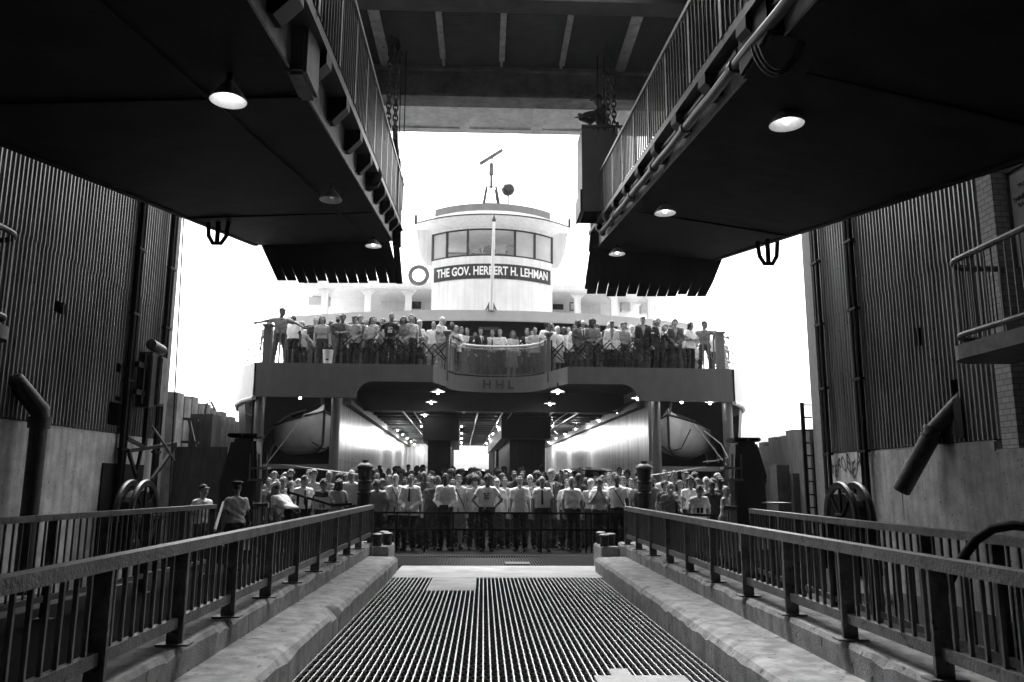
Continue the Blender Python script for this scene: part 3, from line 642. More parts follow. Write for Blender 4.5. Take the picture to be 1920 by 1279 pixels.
def lamp(c, dia, label, group, lit=1, stem=.3, parts=True, watts=0, open_=True, sm='lampd', bs=1., bm='bulb'):
    t = thing('pendant_lamp', label, 'lamp', (c.x, c.y, c.z), group=group)
    r = dia / 2; m = MB()
    if open_: m.lathe([(.03, .16), (r * .45, .12), (r * .8, .05), (r, -.005), (r * .985, -.012), (r * .78, .035), (r * .42, .10), (.02, .135)], c, 24)
    else: m.lathe([(.03, .10), (r * .5, .05), (r, .012), (r, 0), (r * .5, .03), (.02, .06)], c, 18)
    m.build('shade', sm, t, smooth=True)
    m = MB(); m.tube([c + Vector((0, 0, .1)), c + Vector((0, 0, .1 + stem))], .025, 6); m.build('stem', 'black', t)
    m = MB(); br = (.05 if open_ else .055) * bs; m.ball(c + Vector((0, 0, .05 if open_ else -.02)), br, 10, (1, 1, 1.2)); m.build('bulb', bm if lit else 'lampd', t, smooth=True)
    if watts:
        ld = bpy.data.lights.new('lamp_light', 'POINT'); ld.energy = watts; ld.shadow_soft_size = .05
        lo = bpy.data.objects.new('lamp_light', ld); COL.objects.link(lo); lo.parent = t; lo.location = (0, 0, -.12)
    return t
lab = ['lit pendant lamp nearest the camera under the left gangway', 'unlit pendant lamp under the middle of the left gangway', 'lit pendant lamp at the far end of the left gangway',
       'lit pendant lamp nearest the camera under the right gangway', 'lit pendant lamp under the middle of the right gangway', 'lit pendant lamp at the far end of the right gangway']
for (c, d, lit, s), l_ in zip(LAMPS, lab): lamp(c, s, l_, 'pendant lamps under the gangways', lit, .2, bm='bulb2')
# control cabin on the right gangway
d = 17.2; A = P(1092, 395, d); B = P(1158, 240, d)
t = thing('control_cabin', 'dark open-topped steel control cabin on the end of the right gangway', 'cabin', (A.x + .4, d + .4, A.z))
MB().b2((A.x, d, A.z), (B.x, d + .06, B.z)).build('front_panel', 'kbox', t)
MB().b2((A.x, d + .061, A.z), (A.x + .05, d + .85, B.z)).build('side_panel', 'girder', t)
MB().b2((A.x, d + .851, A.z), (B.x, d + .9, B.z)).build('rear_panel', 'under', t)
MB().b2((A.x + .051, d + .061, A.z + .55), (B.x, d + .85, A.z + .62)).build('floor', 'under', t)
m = MB(); m.b2((A.x - .05, d - .03, A.z - .02), (A.x - .001, d + .9, A.z + .5)); m.bar((A.x, d - .02, B.z + .02), (B.x + .25, d - .02, B.z + .02), .05, .06); m.tube([(B.x, d, B.z + .02), (B.x, d, B.z + .14)], .03, 8); m.bar((B.x + .06, d, B.z), (B.x + .06, d, B.z - 1.2), .03, .03)
m.build('trim', 'steel', t)
m = MB(); c = P(1130, 395, d)
for k in range(3):
    pts = [Vector((A.x + .4 + .3 * math.sin(q) + .1 * k, d + .3 * k, A.z - .4 + .4 * math.cos(q))) for q in np.linspace(0, math.pi / 2, 8)]; m.tube(pts, .03, 6)
m.build('curved_bracket', 'under', t, smooth=True)

# ------------------------------------------------------------------ the ferry
FX, FY, FYAW = .42, 24.0, R(1.6)
ferry = thing('ferry', 'large double-deck passenger ferry with white curved wheelhouse filling the slip, crowd aboard', 'ferry', (FX, FY, 0), FYAW)
_c, _s = math.cos(FYAW), math.sin(FYAW)
def FW(x, y, z=0): return Vector((FX + x * _c - y * _s, FY + x * _s + y * _c, z))
def FLo(v): dx, dy = v[0] - FX, v[1] - FY; return Vector((dx * _c + dy * _s, -dx * _s + dy * _c, v[2]))
def fpart(m, name, ma, parent=None, **k): return m.build(name, ma, parent or ferry, local=True, **k)
DZ = 5.06; DK = .42
hull = [(-4.0, -5.75), (4.0, -5.75), (6.0, -4.3), (6.6, -3.9), (8.2, -.5), (8.9, 6), (8.9, 36), (-8.9, 36), (-8.9, 6), (-8.2, -.5), (-6.6, -3.9), (-6.0, -4.3)]
m = MB(); m.prism(hull, -2.7, -.02, lambda u, v, d: (u, v, d)); fpart(m, 'hull', 'deck')
m = MB(); m.prism([(-3.2, -.021), (6, DK), (35, DK), (35, -.3), (-3.2, -.3)], -4.92, 4.92, lambda u, v, d: (d, u, v)); fpart(m, 'vehicle_deck', 'deck')
# upper deck plate (fan of quads around the bow notch)
notch = [(-1.98, 0), (-1.85, .45), (-1.6, 1.1)] + [(-1.6 * math.cos(q) * 1.0, 1.1 + 1.6 * math.sin(q) ** .8) for q in np.linspace(.12, math.pi - .12, 19)] + [(1.65, 1.1), (1.95, .45), (2.1, 0)]
side = [(7.2, 0), (7.75, .9), (8.3, 2.2), (8.75, 4), (9.05, 7), (9.1, 36)]
out = [(-x, y) for x, y in side[::-1]] + notch + side
m = MB(); m.prism(out, DZ - .2, DZ, lambda u, v, d: (u, v, d)); fpart(m, 'upper_deck', 'fdark')
fz = DZ - 1.0; cz = DZ - .5
for sx, xe in ((-1, 1.98), (1, 2.1)):
    arc = [(4.3 - .55 + .55 * math.sin(q), cz - .55 + .55 * math.cos(q) + .0) for q in np.linspace(0, math.pi / 2, 8)]
    poly = [(7.22, DZ + .02), (xe, DZ + .02), (xe, cz)] + arc + [(4.3, fz), (7.22, fz)]
    m = MB(); m.prism([(sx * u, v) for u, v in poly], -.06, .08, lambda u, v, d: (u, d, v)); fpart(m, 'bow_fascia', 'fascia')
def ribbon(pts, z0, z1, th, name, ma, parent=None):
    m = MB(); pts = [Vector((x, y, 0)) for x, y in pts]; nn = []
    for i, p in enumerate(pts):
        a = (pts[min(i + 1, len(pts) - 1)] - pts[max(i - 1, 0)]).normalized(); nn.append(Vector((-a.y, a.x, 0)))
    A = [p + Vector((0, 0, z0)) for p in pts]; B = [p + Vector((0, 0, z1)) for p in pts]; C2 = [p + k * th + Vector((0, 0, z1)) for p, k in zip(pts, nn)]; D2 = [p + k * th + Vector((0, 0, z0)) for p, k in zip(pts, nn)]
    m.strip(A, B); m.strip(B, C2); m.strip(C2, D2); m.strip(D2, A); return fpart(m, name, ma, parent, smooth=True)
ribbon([(x, y - .06) for x, y in notch], cz, DZ + .02, .1, 'notch_fascia', 'fascia')
text_mesh('H H L', .42, 'bow_letters', 'fdark', lambda u, v, w_: (.1 + u, 2.58 + abs(u) * -.12 - w_ * .4, cz + .25 + v), ferry, local=True, bold=.012)
for sx in (-1, 1):
    ribbon([(sx * x, y) for x, y in side], fz, DZ + .02, -.1 * sx, 'side_fascia', 'band')  # same paint as the bow; sky light on the sides put into paler tone
    pts = [(sx * (x + .06), y, fz - .03) for x, y in side]; m = MB(); m.tube(pts, .07, 8); fpart(m, 'rubbing_strake', 'band', smooth=True)
    # flared hull side below the upper deck
    m = MB(); A = [(sx * x, y, fz - .06) for x, y in side[1:]]; B = [(sx * min(x * .985, x), y + .5, 1.2) for x, y in side[1:]]; m.strip(A, B); fpart(m, 'side_plating', 'fdark', smooth=True)
    for x, ry in ((4.9, .14), (7.15, .15)):
        m = MB(); m.tube([(sx * x, .35, -.02), (sx * x, .35, DZ - .2)], ry, 16); fpart(m, 'column', 'col', smooth=True)
    m = MB(); m.b2((sx * 5.0 - .06, 1.6, -.02), (sx * 5.0 + .06, 34, 2.3)); tw = fpart(m, 'tunnel_wall', 'wallw'); m = MB(); m.b2((sx * 5.0 - .055, 1.6, 2.301), (sx * 5.0 + .055, 34, 4.8)); fpart(m, 'upper_panel', 'wallu', tw)
    m = MB(); m.b2((min(sx * 5.07, sx * 8.7), 5.5, -.02), (max(sx * 5.07, sx * 8.7), 5.6, DZ - .2)); fpart(m, 'bulkhead', mat_side := MT['col'])
    m = MB(); m.b2((min(sx * 5.1, sx * 7.6), 2.2, 2.0), (max(sx * 5.1, sx * 7.6), 3.4, 2.14)); fpart(m, 'boat_shelf', 'band')
    m = MB(); m.b2((min(sx * 5.1, sx * 7.5), 3.3, .0), (max(sx * 5.1, sx * 7.5), 3.4, 1.99)); fpart(m, 'locker', 'fdark')
    for r_ in (1.5, 1.9):
        m = MB(); m.tube([(sx * (6.3 + r_ * math.sin(q)), 4.6, 2.2 + r_ * math.cos(q)) for q in np.linspace(.15, 1.5, 10)], .035, 6); fpart(m, 'curved_frame', 'band', smooth=True)
m = MB(); m.b2((-4.93, 5.6, 4.5), (4.93, 34, 4.6)); fpart(m, 'ceiling', 'ceil')
for i, y in enumerate(np.arange(5.75, 33.5, 1.5)):
    m = MB(); m.b2((-4.92, y, 4.27), (4.92, y + .1, 4.499)); fpart(m, 'deck_beam', 'fdark' if i < 2 else 'steel')
m = MB(); m.b2((-4.92, 5.3, 4.15), (4.92, 5.55, 4.86)); fpart(m, 'header_beam', 'fdark')
m = MB()
for x in (-3.3, -2.9, 2.9, 3.3, -.5, .45, .8):
    m.tube([(x, 6, 4.2), (x, 33, 4.2)], .03, 6)
m.bar((-4.8, 2, 4.2), (-4.8, 33, 4.2), .25, .3); m.bar((4.8, 2, 4.2), (4.8, 33, 4.2), .25, .3)
fpart(m, 'ceiling_pipes', 'steel')
def casing(x0, x1, y1, bx0, bx1, by1, bz, cols, cx0, cx1):
    m = MB(); m.b2((x0, 10, -.02), (x1, y1, 4.499)); k = fpart(m, 'centre_casing', 'fdark')
    m = MB(); m.b2((bx0, 9.2, bz), (bx1, by1, 4.26)); fpart(m, 'casing_beam', 'fdark', k)
    for a, b in cols: m = MB(); m.b2((cx0, a, -.02), (cx1, b, 4.499)); fpart(m, 'casing_column', 'fdark', k)
    return k
casing(-2.5, -1.55, 19, -2.7, -1.2, 19.5, 3.3, ((20.5, 21.5), (24, 24.6), (27, 27.6), (30, 30.5), (33, 33.5)), -2.4, -1.62)
k = casing(.95, 2.45, 20, .55, 2.6, 26.5, 3.4, ((21, 23.0), (25.5, 26), (28.5, 29), (32.5, 33.2)), .85, 1.7)
m = MB()
for x in (1.1, 1.35, 1.6, 1.85, 2.1, 2.3): m.b2((x - .015, 9.96, 0), (x + .015, 9.999, 3.39))
fpart(m, 'panel_seams', 'steel', k)
m = MB(); m.b2((-4.92, 33.5, 4.2), (4.92, 33.9, 4.499)); fpart(m, 'end_lintel', 'fdark')
for x0, x1 in ((-4.93, -1.64), (.87, 4.93)): m = MB(); m.b2((x0, 33.2, .3), (x1, 33.3, 4.499)); fpart(m, 'end_bulkhead', 'wallw')
# upper cabin, hurricane deck
m = MB(); m.b2((-7.9, 6.4, DZ + .001), (7.9, 6.55, 7.05)); fpart(m, 'cabin_front', 'fdark')
for x in np.arange(-6.9, 7.2, 1.53):
    m = MB(); m.b2((x - .55, 6.36, DZ + .85), (x + .55, 6.398, 6.75)); w_ = fpart(m, 'cabin_window', 'glass')
m = MB(); c = FLo(P(920, 607, 27.6)); m.box((c.x, 3.9, 7.0), (.6, .05, .1)); fpart(m, 'deck_light', 'band')
hfr = [(x, 3.3 + 1.75 * (x / 7.5) ** 2) for x in np.linspace(-7.5, 7.5, 25)]
hout = hfr + [(8.3, 6.5), (8.6, 9), (8.6, 36), (-8.6, 36), (-8.6, 9), (-8.3, 6.5)]
m = MB(); m.prism(hout, 7.12, 7.3, lambda u, v, d: (u, v, d)); fpart(m, 'hurricane_deck', 'fdark')
ribbon([(-8.6, 9), (-8.3, 6.6)] + [(x, y - .08) for x, y in hfr] + [(8.3, 6.6), (8.6, 9)], 7.14, 7.52, .12, 'hurricane_deck_edge', 'band')
m = MB(); m.prism([(x * .995, y + .05) for x, y in hout], 7.32, 7.4, lambda u, v, d: (u, v, d)); fpart(m, 'hurricane_deck_top', 'band')
# texas house: roof, posts, white bulkhead, small windows
zR = 9.15
m = MB(); m.b2((-7.4, 6.9, zR), (7.4, 26, zR + .28)); fpart(m, 'boat_deck_roof', 'white', bevel=.05)
for x in (-6.6, -4.9, -3.3, 3.5, 5.0, 6.5):
    m = MB(); m.b2((x - .13, 7.2, 7.4), (x + .13, 7.45, zR - .001)); m.prism([(x - .13, zR - .001), (x - .34, zR - .001), (x - .13, zR - .22)], 7.22, 7.43, lambda u, v, d: (u, d, v)); m.prism([(x + .13, zR - .001), (x + .34, zR - .001), (x + .13, zR - .22)], 7.22, 7.43, lambda u, v, d: (u, d, v)); fpart(m, 'stanchion', 'white')
m = MB(); m.b2((-4.6, 9.3, 7.4), (4.8, 9.45, zR)); fpart(m, 'bulkhead', 'white')
for x0_, x1_ in ((766, 790), (1037, 1057)):
    a = FLo(P(x0_, 579, 33.2)); b = FLo(P(x1_, 559, 33.2)); m = MB(); m.b2((a.x, 9.24, a.z), (b.x, 9.298, b.z)); fpart(m, 'window', 'glass')
a = FLo(P(1070, 580, 32)); b = FLo(P(1090, 566, 32)); m = MB()
for p, q in (((a.x, a.z), (a.x, b.z)), ((b.x, a.z), (b.x, b.z)), ((a.x, a.z), (b.x, a.z)), ((a.x, b.z), (b.x, b.z))): m.bar((p[0], 8.1, p[1]), (q[0], 8.1, q[1]), .04, .04)
fpart(m, 'wire_frame', 'steel')
for x0_, x1_, yy in ((582, 622, 578), (1163, 1180, 585), (1200, 1226, 589)):
    a = FLo(P(x0_, yy, 33)); b = FLo(P(x1_, yy - 16, 33)); m = MB(); m.b2((a.x, 8.6, a.z), (b.x, 9.0, b.z)); fpart(m, 'life_jacket_locker', 'band', bevel=.02)
for sx, xs_ in ((-1, (-3.2, -7.2)), (1, (3.0, 7.2))):
    m = MB()
    for z in (.35, .7, 1.05): m.bar((xs_[0], 7.2, zR + .28 + z), (xs_[1], 7.2, zR + .28 + z), .018, .018)
    for x in np.linspace(xs_[0], xs_[1], 6): m.bar((x, 7.2, zR + .28), (x, 7.2, zR + 1.35), .03, .03)
    fpart(m, 'roof_railing', 'band')
    m = MB(); x = sx * 7.3; m.bar((x, 5.9, 7.5), (x, 5.9, 8.9), .03, .03); m.bar((x, 5.9, 8.9), (x + sx * .5, 5.4, 7.9), .03, .03); m.bar((x + sx * .5, 5.4, 7.5), (x + sx * .5, 5.4, 7.9), .03, .03); fpart(m, 'deck_rail', 'band')
# wheelhouse
WC, WR = (0.02, 9.0), 3.4
A_ = lambda q, r, z: (WC[0] + r * math.sin(q), WC[1] - r * math.cos(q), z)
QH = math.asin(2.38 / 3.4); qs = np.linspace(-QH, QH, 31)
wl = [(WC[0] - 2.38, 11.5)] + [A_(q, WR, 0)[:2] for q in qs] + [(WC[0] + 2.38, 11.5)]
house = MB(); m = house
m.prism(wl, 7.41, 10.18, lambda u, v, d: (u, v, d)); wh = fpart(m, 'wheelhouse', 'white', smooth=True)
m = MB(); m.prism([(WC[0] + (x - WC[0]) * 1.004, WC[1] + (y - WC[1]) * 1.004) for x, y in wl], 11.28, 11.42, lambda u, v, d: (u, v, d)); fpart(m, 'window_header', 'white', wh, smooth=True)
m = MB(); m.b2((WC[0] - 2.38, 11.3, 10.181), (WC[0] + 2.38, 11.42, 11.279)); fpart(m, 'rear_wall', 'col', wh)
m = MB(); m.b2((WC[0] - 1.9, 11.26, 10.55), (WC[0] - .75, 11.298, 11.2)); fpart(m, 'rear_window', 'pane', wh)  # bright sky through the window put in as a pale plate
m = MB(); m.b2((WC[0] - 2.36, 9.0, 11.2), (WC[0] + 2.36, 11.3, 11.27)); fpart(m, 'inner_ceiling', 'col', wh)
edges = [FLo(P(x, 450, 30)).x - WC[0] for x in (806.5, 838, 877, 924, 965, 1003, 1033)]
eq = [math.asin(max(-.7, min(.7, e / 3.4))) for e in edges]; eq[0] = -QH; eq[-1] = QH
for q in eq:
    m = MB(); m.bar(A_(q, WR - .02, 10.181), A_(q, WR - .02, 11.279), .08, .07, (math.sin(q), -math.cos(q), 0)); fpart(m, 'mullion', 'sign', wh)
for zz in (10.21, 11.25): 
    m = MB(); m.tube([A_(q, WR - .02, zz) for q in qs], .035, 6); fpart(m, 'window_rail', 'sign', wh)
cg = bpy.data.materials.new('clear_window_glass'); cg.use_nodes = True; _t = cg.node_tree; _t.nodes.clear()
_o = _t.nodes.new('ShaderNodeOutputMaterial'); _m = _t.nodes.new('ShaderNodeMixShader'); _a = _t.nodes.new('ShaderNodeBsdfTransparent'); _g = _t.nodes.new('ShaderNodeBsdfGlossy'); _g.inputs['Roughness'].default_value = .05; _m.inputs[0].default_value = .1
_t.links.new(_a.outputs[0], _m.inputs[1]); _t.links.new(_g.outputs[0], _m.inputs[2]); _t.links.new(_m.outputs[0], _o.inputs[0]); MT['clear'] = cg
for i in range(6):
    q2 = np.linspace(eq[i] + .012, eq[i + 1] - .012, 5); m = MB(); m.strip([A_(q, WR - .03, 10.22) for q in q2], [A_(q, WR - .03, 11.24) for q in q2]); fpart(m, 'window_pane', 'pane' if i in (0, 4, 5) else 'clear', wh)
# flaring brim, roof drum and name board
QB = math.asin(3.05 / 4.15); qb = np.linspace(-QB, QB, 31); m = MB()
inn = [A_(q * QH / QB, WR + .03, 11.36) for q in qb]; lo_ = [A_(q, 4.15, 11.56) for q in qb]; hi_ = [A_(q, 4.15, 11.62) for q in qb]; top_ = [A_(q * QH / QB, 3.1, 11.72) for q in qb]
m.strip(inn, lo_); m.strip(hi_, top_); fpart(m, 'brim', 'white', wh, smooth=True)
m = MB(); m.strip(lo_, hi_); fpart(m, 'brim_edge', 'fdark', wh, smooth=True)
for sx in (-1, 1):
    e = A_(sx * QB, 4.15, 0); m = MB(); x1_ = WC[0] + sx * 2.385
    poly = [(x1_, 10.05), (x1_ + sx * .3, 10.12), (x1_ + sx * .55, 10.7), (e[0], 11.5), (e[0], 11.6), (x1_, 11.6)]
    m.prism(poly, 6.9, 9.0, lambda u, v, d: (u, d, v)); fpart(m, 'bridge_wing', 'white', wh)
    m = MB(); m.b2((e[0] - .05, e[1] + .1, 11.6), (e[0] + .05, e[1] + .2, 11.98)); fpart(m, 'side_light', 'steel', wh)
dl = [(WC[0] - 2.35, 11.5)] + [A_(q, 3.28, 0)[:2] for q in qs] + [(WC[0] + 2.35, 11.5)]
m = MB(); m.prism(dl, 11.6, 12.05, lambda u, v, d: (u, v, d)); fpart(m, 'roof_drum', 'white', wh, smooth=True)
m = MB(); m.prism([(WC[0] + (x - WC[0]) * 1.01, WC[1] + (y - WC[1]) * 1.01) for x, y in dl], 12.051, 12.33, lambda u, v, d: (u, v, d)); fpart(m, 'roof_edge', 'col', wh, smooth=True)
zs0, zs1 = 9.28, 9.86; qn = np.linspace(-math.asin(2.28 / 3.4), math.asin(2.28 / 3.4), 31)
m = MB(); m.strip([A_(q, WR + .03, zs0) for q in qn], [A_(q, WR + .03, zs1) for q in qn]); m.strip([A_(q, WR + .005, zs1) for q in qn], [A_(q, WR + .03, zs1) for q in qn]); m.strip([A_(q, WR + .005, zs0) for q in qn], [A_(q, WR + .03, zs0) for q in qn])
nb = fpart(m, 'name_board', 'sign', wh, smooth=True)
text_mesh('THE GOV. HERBERT H. LEHMAN', .47, 'name_letters', 'letter', lambda u, v, w_: A_(u / 3.43, WR + .036 + w_, (zs0 + zs1) / 2 + v * 1.0), nb, local=True, wide=.70, bold=.011)
# roof mast with radar bar, searchlight
mc = FLo(P(922, 392, 31.5)); zb = 12.33; m = MB()
zt = P(921, 347, 32).z; tops = [(mc.x + a * .2, 8.4 + b * .2, zt) for a, b in ((-1, -1), (1, -1), (1, 1), (-1, 1))]; bots = [(mc.x + a * .47, 8.4 + b * .4, zb) for a, b in ((-1, -1), (1, -1), (1, 1), (-1, 1))]
for a, b in zip(tops, bots): m.bar(a, b, .07, .07)
lp = lambda i, f: Vector(bots[i]).lerp(Vector(tops[i]), f)
for i in range(4):
    j = (i + 1) % 4; m.bar(lp(i, 0), lp(j, .5), .032, .032); m.bar(lp(j, 0), lp(i, .5), .032, .032)
    for f in (.5, .65, 1): m.bar(lp(i, f), lp(j, f), .04, .04)
mast = fpart(m, 'radar_mast', 'steel', wh)
zp = P(921, 300, 32).z; m = MB(); m.tube([(mc.x, 8.4, zt), (mc.x, 8.4, zp)], .06, 10); m.tube([(mc.x, 8.4, zt + (zp - zt) * .55), (mc.x, 8.4, zt + (zp - zt) * .72)], .11, 10); m.tube([(mc.x, 8.4, zp - .3), (mc.x, 8.4, zp)], .09, 10); fpart(m, 'mast_pole', 'girder', mast)
a = FLo(P(900, 301, 32)); b = FLo(P(943, 274, 32)); m = MB(); m.bar((a.x, 8.4, a.z), (b.x, 8.4, b.z), .12, .13); m.bar((mc.x, 8.4, zp), (mc.x + .06, 8.4, (a.z + b.z) / 2), .05, .05); fpart(m, 'radar_scanner', 'girder', mast)
c = FLo(P(954, 348, 31)); m = MB(); m.lathe([(1e-3, -.2), (.2, -.2), (.24, -.17), (.24, .12), (.15, .22), (1e-3, .22)], (c.x, 7.4, c.z), 22, Matrix.Rotation(R(90), 3, 'X') @ Matrix.Rotation(R(8), 3, 'Y')); sl = fpart(m, 'searchlight', 'steel', wh, smooth=True)
m = MB(); m.tube([(c.x + .27 * math.cos(q), 7.4, c.z + .05 + .33 * math.sin(q)) for q in np.linspace(math.pi, 2 * math.pi, 14)], .018, 6); m.tube([(c.x, 7.4, c.z - .28), (c.x, 7.4, 12.3)], .035, 8); fpart(m, 'searchlight_bracket', 'steel', sl)
# jackstaff
a = FLo(P(921, 577, 27.2)); b = FLo(P(926, 418, 27.2)); m = MB(); m.tube([(a.x, 3.18, 7.5), (b.x, 3.1, b.z)], [.075, .05], 10); js = fpart(m, 'jackstaff', 'white', smooth=True)
m = MB(); m.tube([(b.x, 3.1, b.z), (b.x, 3.1, b.z + .08), (b.x, 3.1, b.z + .28)], [.06, .075, .005], 8); fpart(m, 'finial', 'fdark', js)
m = MB(); m.box((a.x, 3.25, 7.62), (.22, .14, .26)); m.bar((a.x, 3.2, 7.9), (a.x - .2, 3.35, 7.5), .04, .04); m.bar((a.x, 3.2, 7.9), (a.x + .2, 3.35, 7.5), .04, .04); fpart(m, 'staff_step', 'col', js)
# bow rail posts, pulpit netting, scissor gates
PZ = 6.14
np_ = [(x, y + .05) for x, y in notch[2:-2]]
for (x, y) in (np_[0], np_[-1]):
    m = MB(); m.b2((x - .055, y - .055, DZ - .3), (x + .055, y + .055, DZ + 1.22)); m.box((x, y, DZ + 1.25), (.26, .26, .05)); m.lathe([(.11, DZ + 1.22), (.055, DZ + 1.1)], (x, y, 0), 12); m.tube([(x + .11 * (1 if x < 0 else -1), y, DZ), (x + .11 * (1 if x < 0 else -1), y, DZ + 1.05)], .03, 8); fpart(m, 'pulpit_post', 'col')
m = MB(); m.tube([(x, y, PZ) for x, y in np_], .045, 8); m.tube([(x, y + .02, PZ - .09) for x, y in np_], .02, 6); fpart(m, 'pulpit_rail', 'band', smooth=True)
m = MB(); m.tube([(x, y, DZ + .08) for x, y in np_], .03, 6); fpart(m, 'pulpit_bottom_rail', 'steel', smooth=True)
L = [0]
for a, b in zip(np_[:-1], np_[1:]): L.append(L[-1] + math.hypot(b[0] - a[0], b[1] - a[1]))
def along(s_):
    s_ = max(0, min(L[-1], s_)); i = max(k for k in range(len(L)) if L[k] <= s_ + 1e-9); i = min(i, len(np_) - 2); f = (s_ - L[i]) / (L[i + 1] - L[i]); return (np_[i][0] + (np_[i + 1][0] - np_[i][0]) * f, np_[i][1] + (np_[i + 1][1] - np_[i][1]) * f)
m = MB(); H_ = PZ - .1 - DZ - .1
for k in np.arange(-H_, L[-1], .062):
    for sg in (1, -1):
        pts = []
        for f in np.linspace(0, 1, 8):
            s_ = k + H_ * (f if sg > 0 else 1 - f)
            if 0 <= s_ <= L[-1]: x, y = along(s_); pts.append((x, y, DZ + .1 + H_ * f))
        if len(pts) > 1: m.tube(pts, .0065, 3, False)
fpart(m, 'pulpit_netting', 'col')
for x0_, x1_, y1_ in ((-4.85, -1.62, 1.0), (1.72, 4.9, .2)):
    m = MB(); n = 9
    for i in range(n):
        f0, f1 = i / n, (i + 1) / n; q = lambda f, z: (x0_ + (x1_ - x0_) * f, .22 + (y1_ - .22) * max(0, (f if y1_ > .5 else 1 - f) * 2 - 1) + (.5 if y1_ < .5 else 0) * max(0, 1 - f * 2) * 1.4, DZ + z)
        za, zb2 = (.38, .82) if i % 2 else (.82, .38)
        m.bar(q(f0, za), q(f1, zb2), .035, .03); m.bar(q(f0, zb2), q(f1, za), .035, .03)
        if i % 2 == 0: m.bar(q(f0, .6), q(f1, .82 + .1), .03, .03); m.bar(q(f0, .6), q(f1, .3), .03, .03)
    m.bar(q(0, 0), q(0, 1.0), .05, .05); fpart(m, 'scissor_gate', 'black')
for x in (-7.0, 6.95):
    m = MB(); m.b2((x - .11, .1, DZ + .02), (x + .11, .32, DZ + 1.16)); m.box((x, .21, DZ + 1.19), (.3, .3, .06)); fpart(m, 'gate_post', 'col')
    for dx_ in (.28, .5, .72):
        m = MB(); xx = x + (dx_ if x < 0 else -dx_) * .7; m.bar((xx, .15 + dx_ * .2, DZ), (xx, .15 + dx_ * .2, DZ + 1.1), .04, .04); fpart(m, 'rail_post', 'col')
    m = MB()
    for z in (.35, .7, 1.08): m.tube([((1 if x > 0 else -1) * xx, yy, DZ + z) for xx, yy in [(7.1, .25), (7.65, 1.0), (8.2, 2.3), (8.6, 4), (8.9, 7), (8.95, 12)]], .02, 6)
    fpart(m, 'side_railing', 'col', smooth=True)
# folding gates across the bow on the main deck
m = MB(); d = 19.15
gx0, gx1 = P(703, 962, d).x, P(1166, 962, d).x
for y in (962, 993): z = P(930, y, d).z; m.bar((gx0, d, z), (gx1, d, z), .035, .045)
for px in (716, 745, 797, 850, 1014, 1098, 1108, 1140): x = P(px, 960, d).x; m.bar((x, d, -.05), (x, d, .87), .035, .03)
tag(m.build('chain_gate', 'black', loc=((gx0 + gx1) / 2, d, -.05)), 'black folding gate with two rails across the bow in front of the crowd', 'gate')
m = MB(); d = 18.2
for p, q in (((538, 922), (622, 947)), ((541, 915), (541, 950)), ((559, 928), (557, 962)), ((575, 936), (574, 968)), ((622, 947), (660, 945))): m.bar(P(*p, d), P(*q, d), .05, .05)
tag(m.build('swing_gate', 'black', loc=P(580, 950, d)), 'black swing gate tilted before the man with a dark tie, left of the ramp', 'gate')
m = MB(); d = 17.6
for p, q in (((1240, 963), (1345, 967)), ((1268, 968), (1268, 940)), ((1309, 962), (1309, 952)), ((1316, 962), (1316, 952))): m.bar(P(*p, d), P(*q, d), .05, .05)
tag(m.build('swing_gate', 'black', loc=P(1290, 966, d)), 'black swing gate in front of the stooping woman, right of the ramp', 'gate')
for px, top, lbl in ((685, 862, 'dark capped mooring post on the left side of the bow, in front of the crowd'), (1207, 864, 'dark capped mooring post on the right side of the bow, in front of the crowd')):
    d = 18.55; c = P(px, top, d); z = c.z
    t = thing('mooring_post', lbl, 'post', (c.x, d, -.05), group='capped mooring posts at the bow')
    m = MB(); m.lathe([(1e-3, -.05), (.2, -.05), (.2, .02), (.155, .05), (.15, z - .32), (.165, z - .24), (.17, z - .2)], (c.x, d, 0), 22); m.build('shaft', 'rubber', t, smooth=True)
    m = MB(); m.lathe([(.17, z - .2), (.21, z - .17), (.2, z - .14), (.12, z - .08), (.06, z - .06), (.06, z - .045), (.09, z - .03), (.08, z - .005), (1e-3, z)], (c.x, d, 0), 22); m.build('cap', 'steel', t, smooth=True)
    m = MB()
    for zz in (z - .78, z - .52): m.lathe([(.152, zz), (.168, zz + .01), (.168, zz + .05), (.152, zz + .06)], (c.x, d, 0), 22)
    m.build('band', 'steel', t, smooth=True)
    text_mesh('GSD', .17, 'raised_letters', 'girder', lambda u, v, w_, c=c, z=z, d=d: (c.x + .156 * math.sin(u / .155), d - .156 * math.cos(u / .155) - w_, z - .62 + v), t)
    m = MB(); s = -1 if px < 900 else 1; m.tube([(c.x + s * .2 + .3 * s * f, d + .2, .72) for f in (0, 1, 2)], .13, 12); m.build('roller', 'steel', t, smooth=True)
    m = MB(); e = FW(s * 6.6, 1.0, 2.1); m.tube([Vector((c.x, d, z - .35)), e], .012, 5); m.build('stay_wire', 'rope', t)
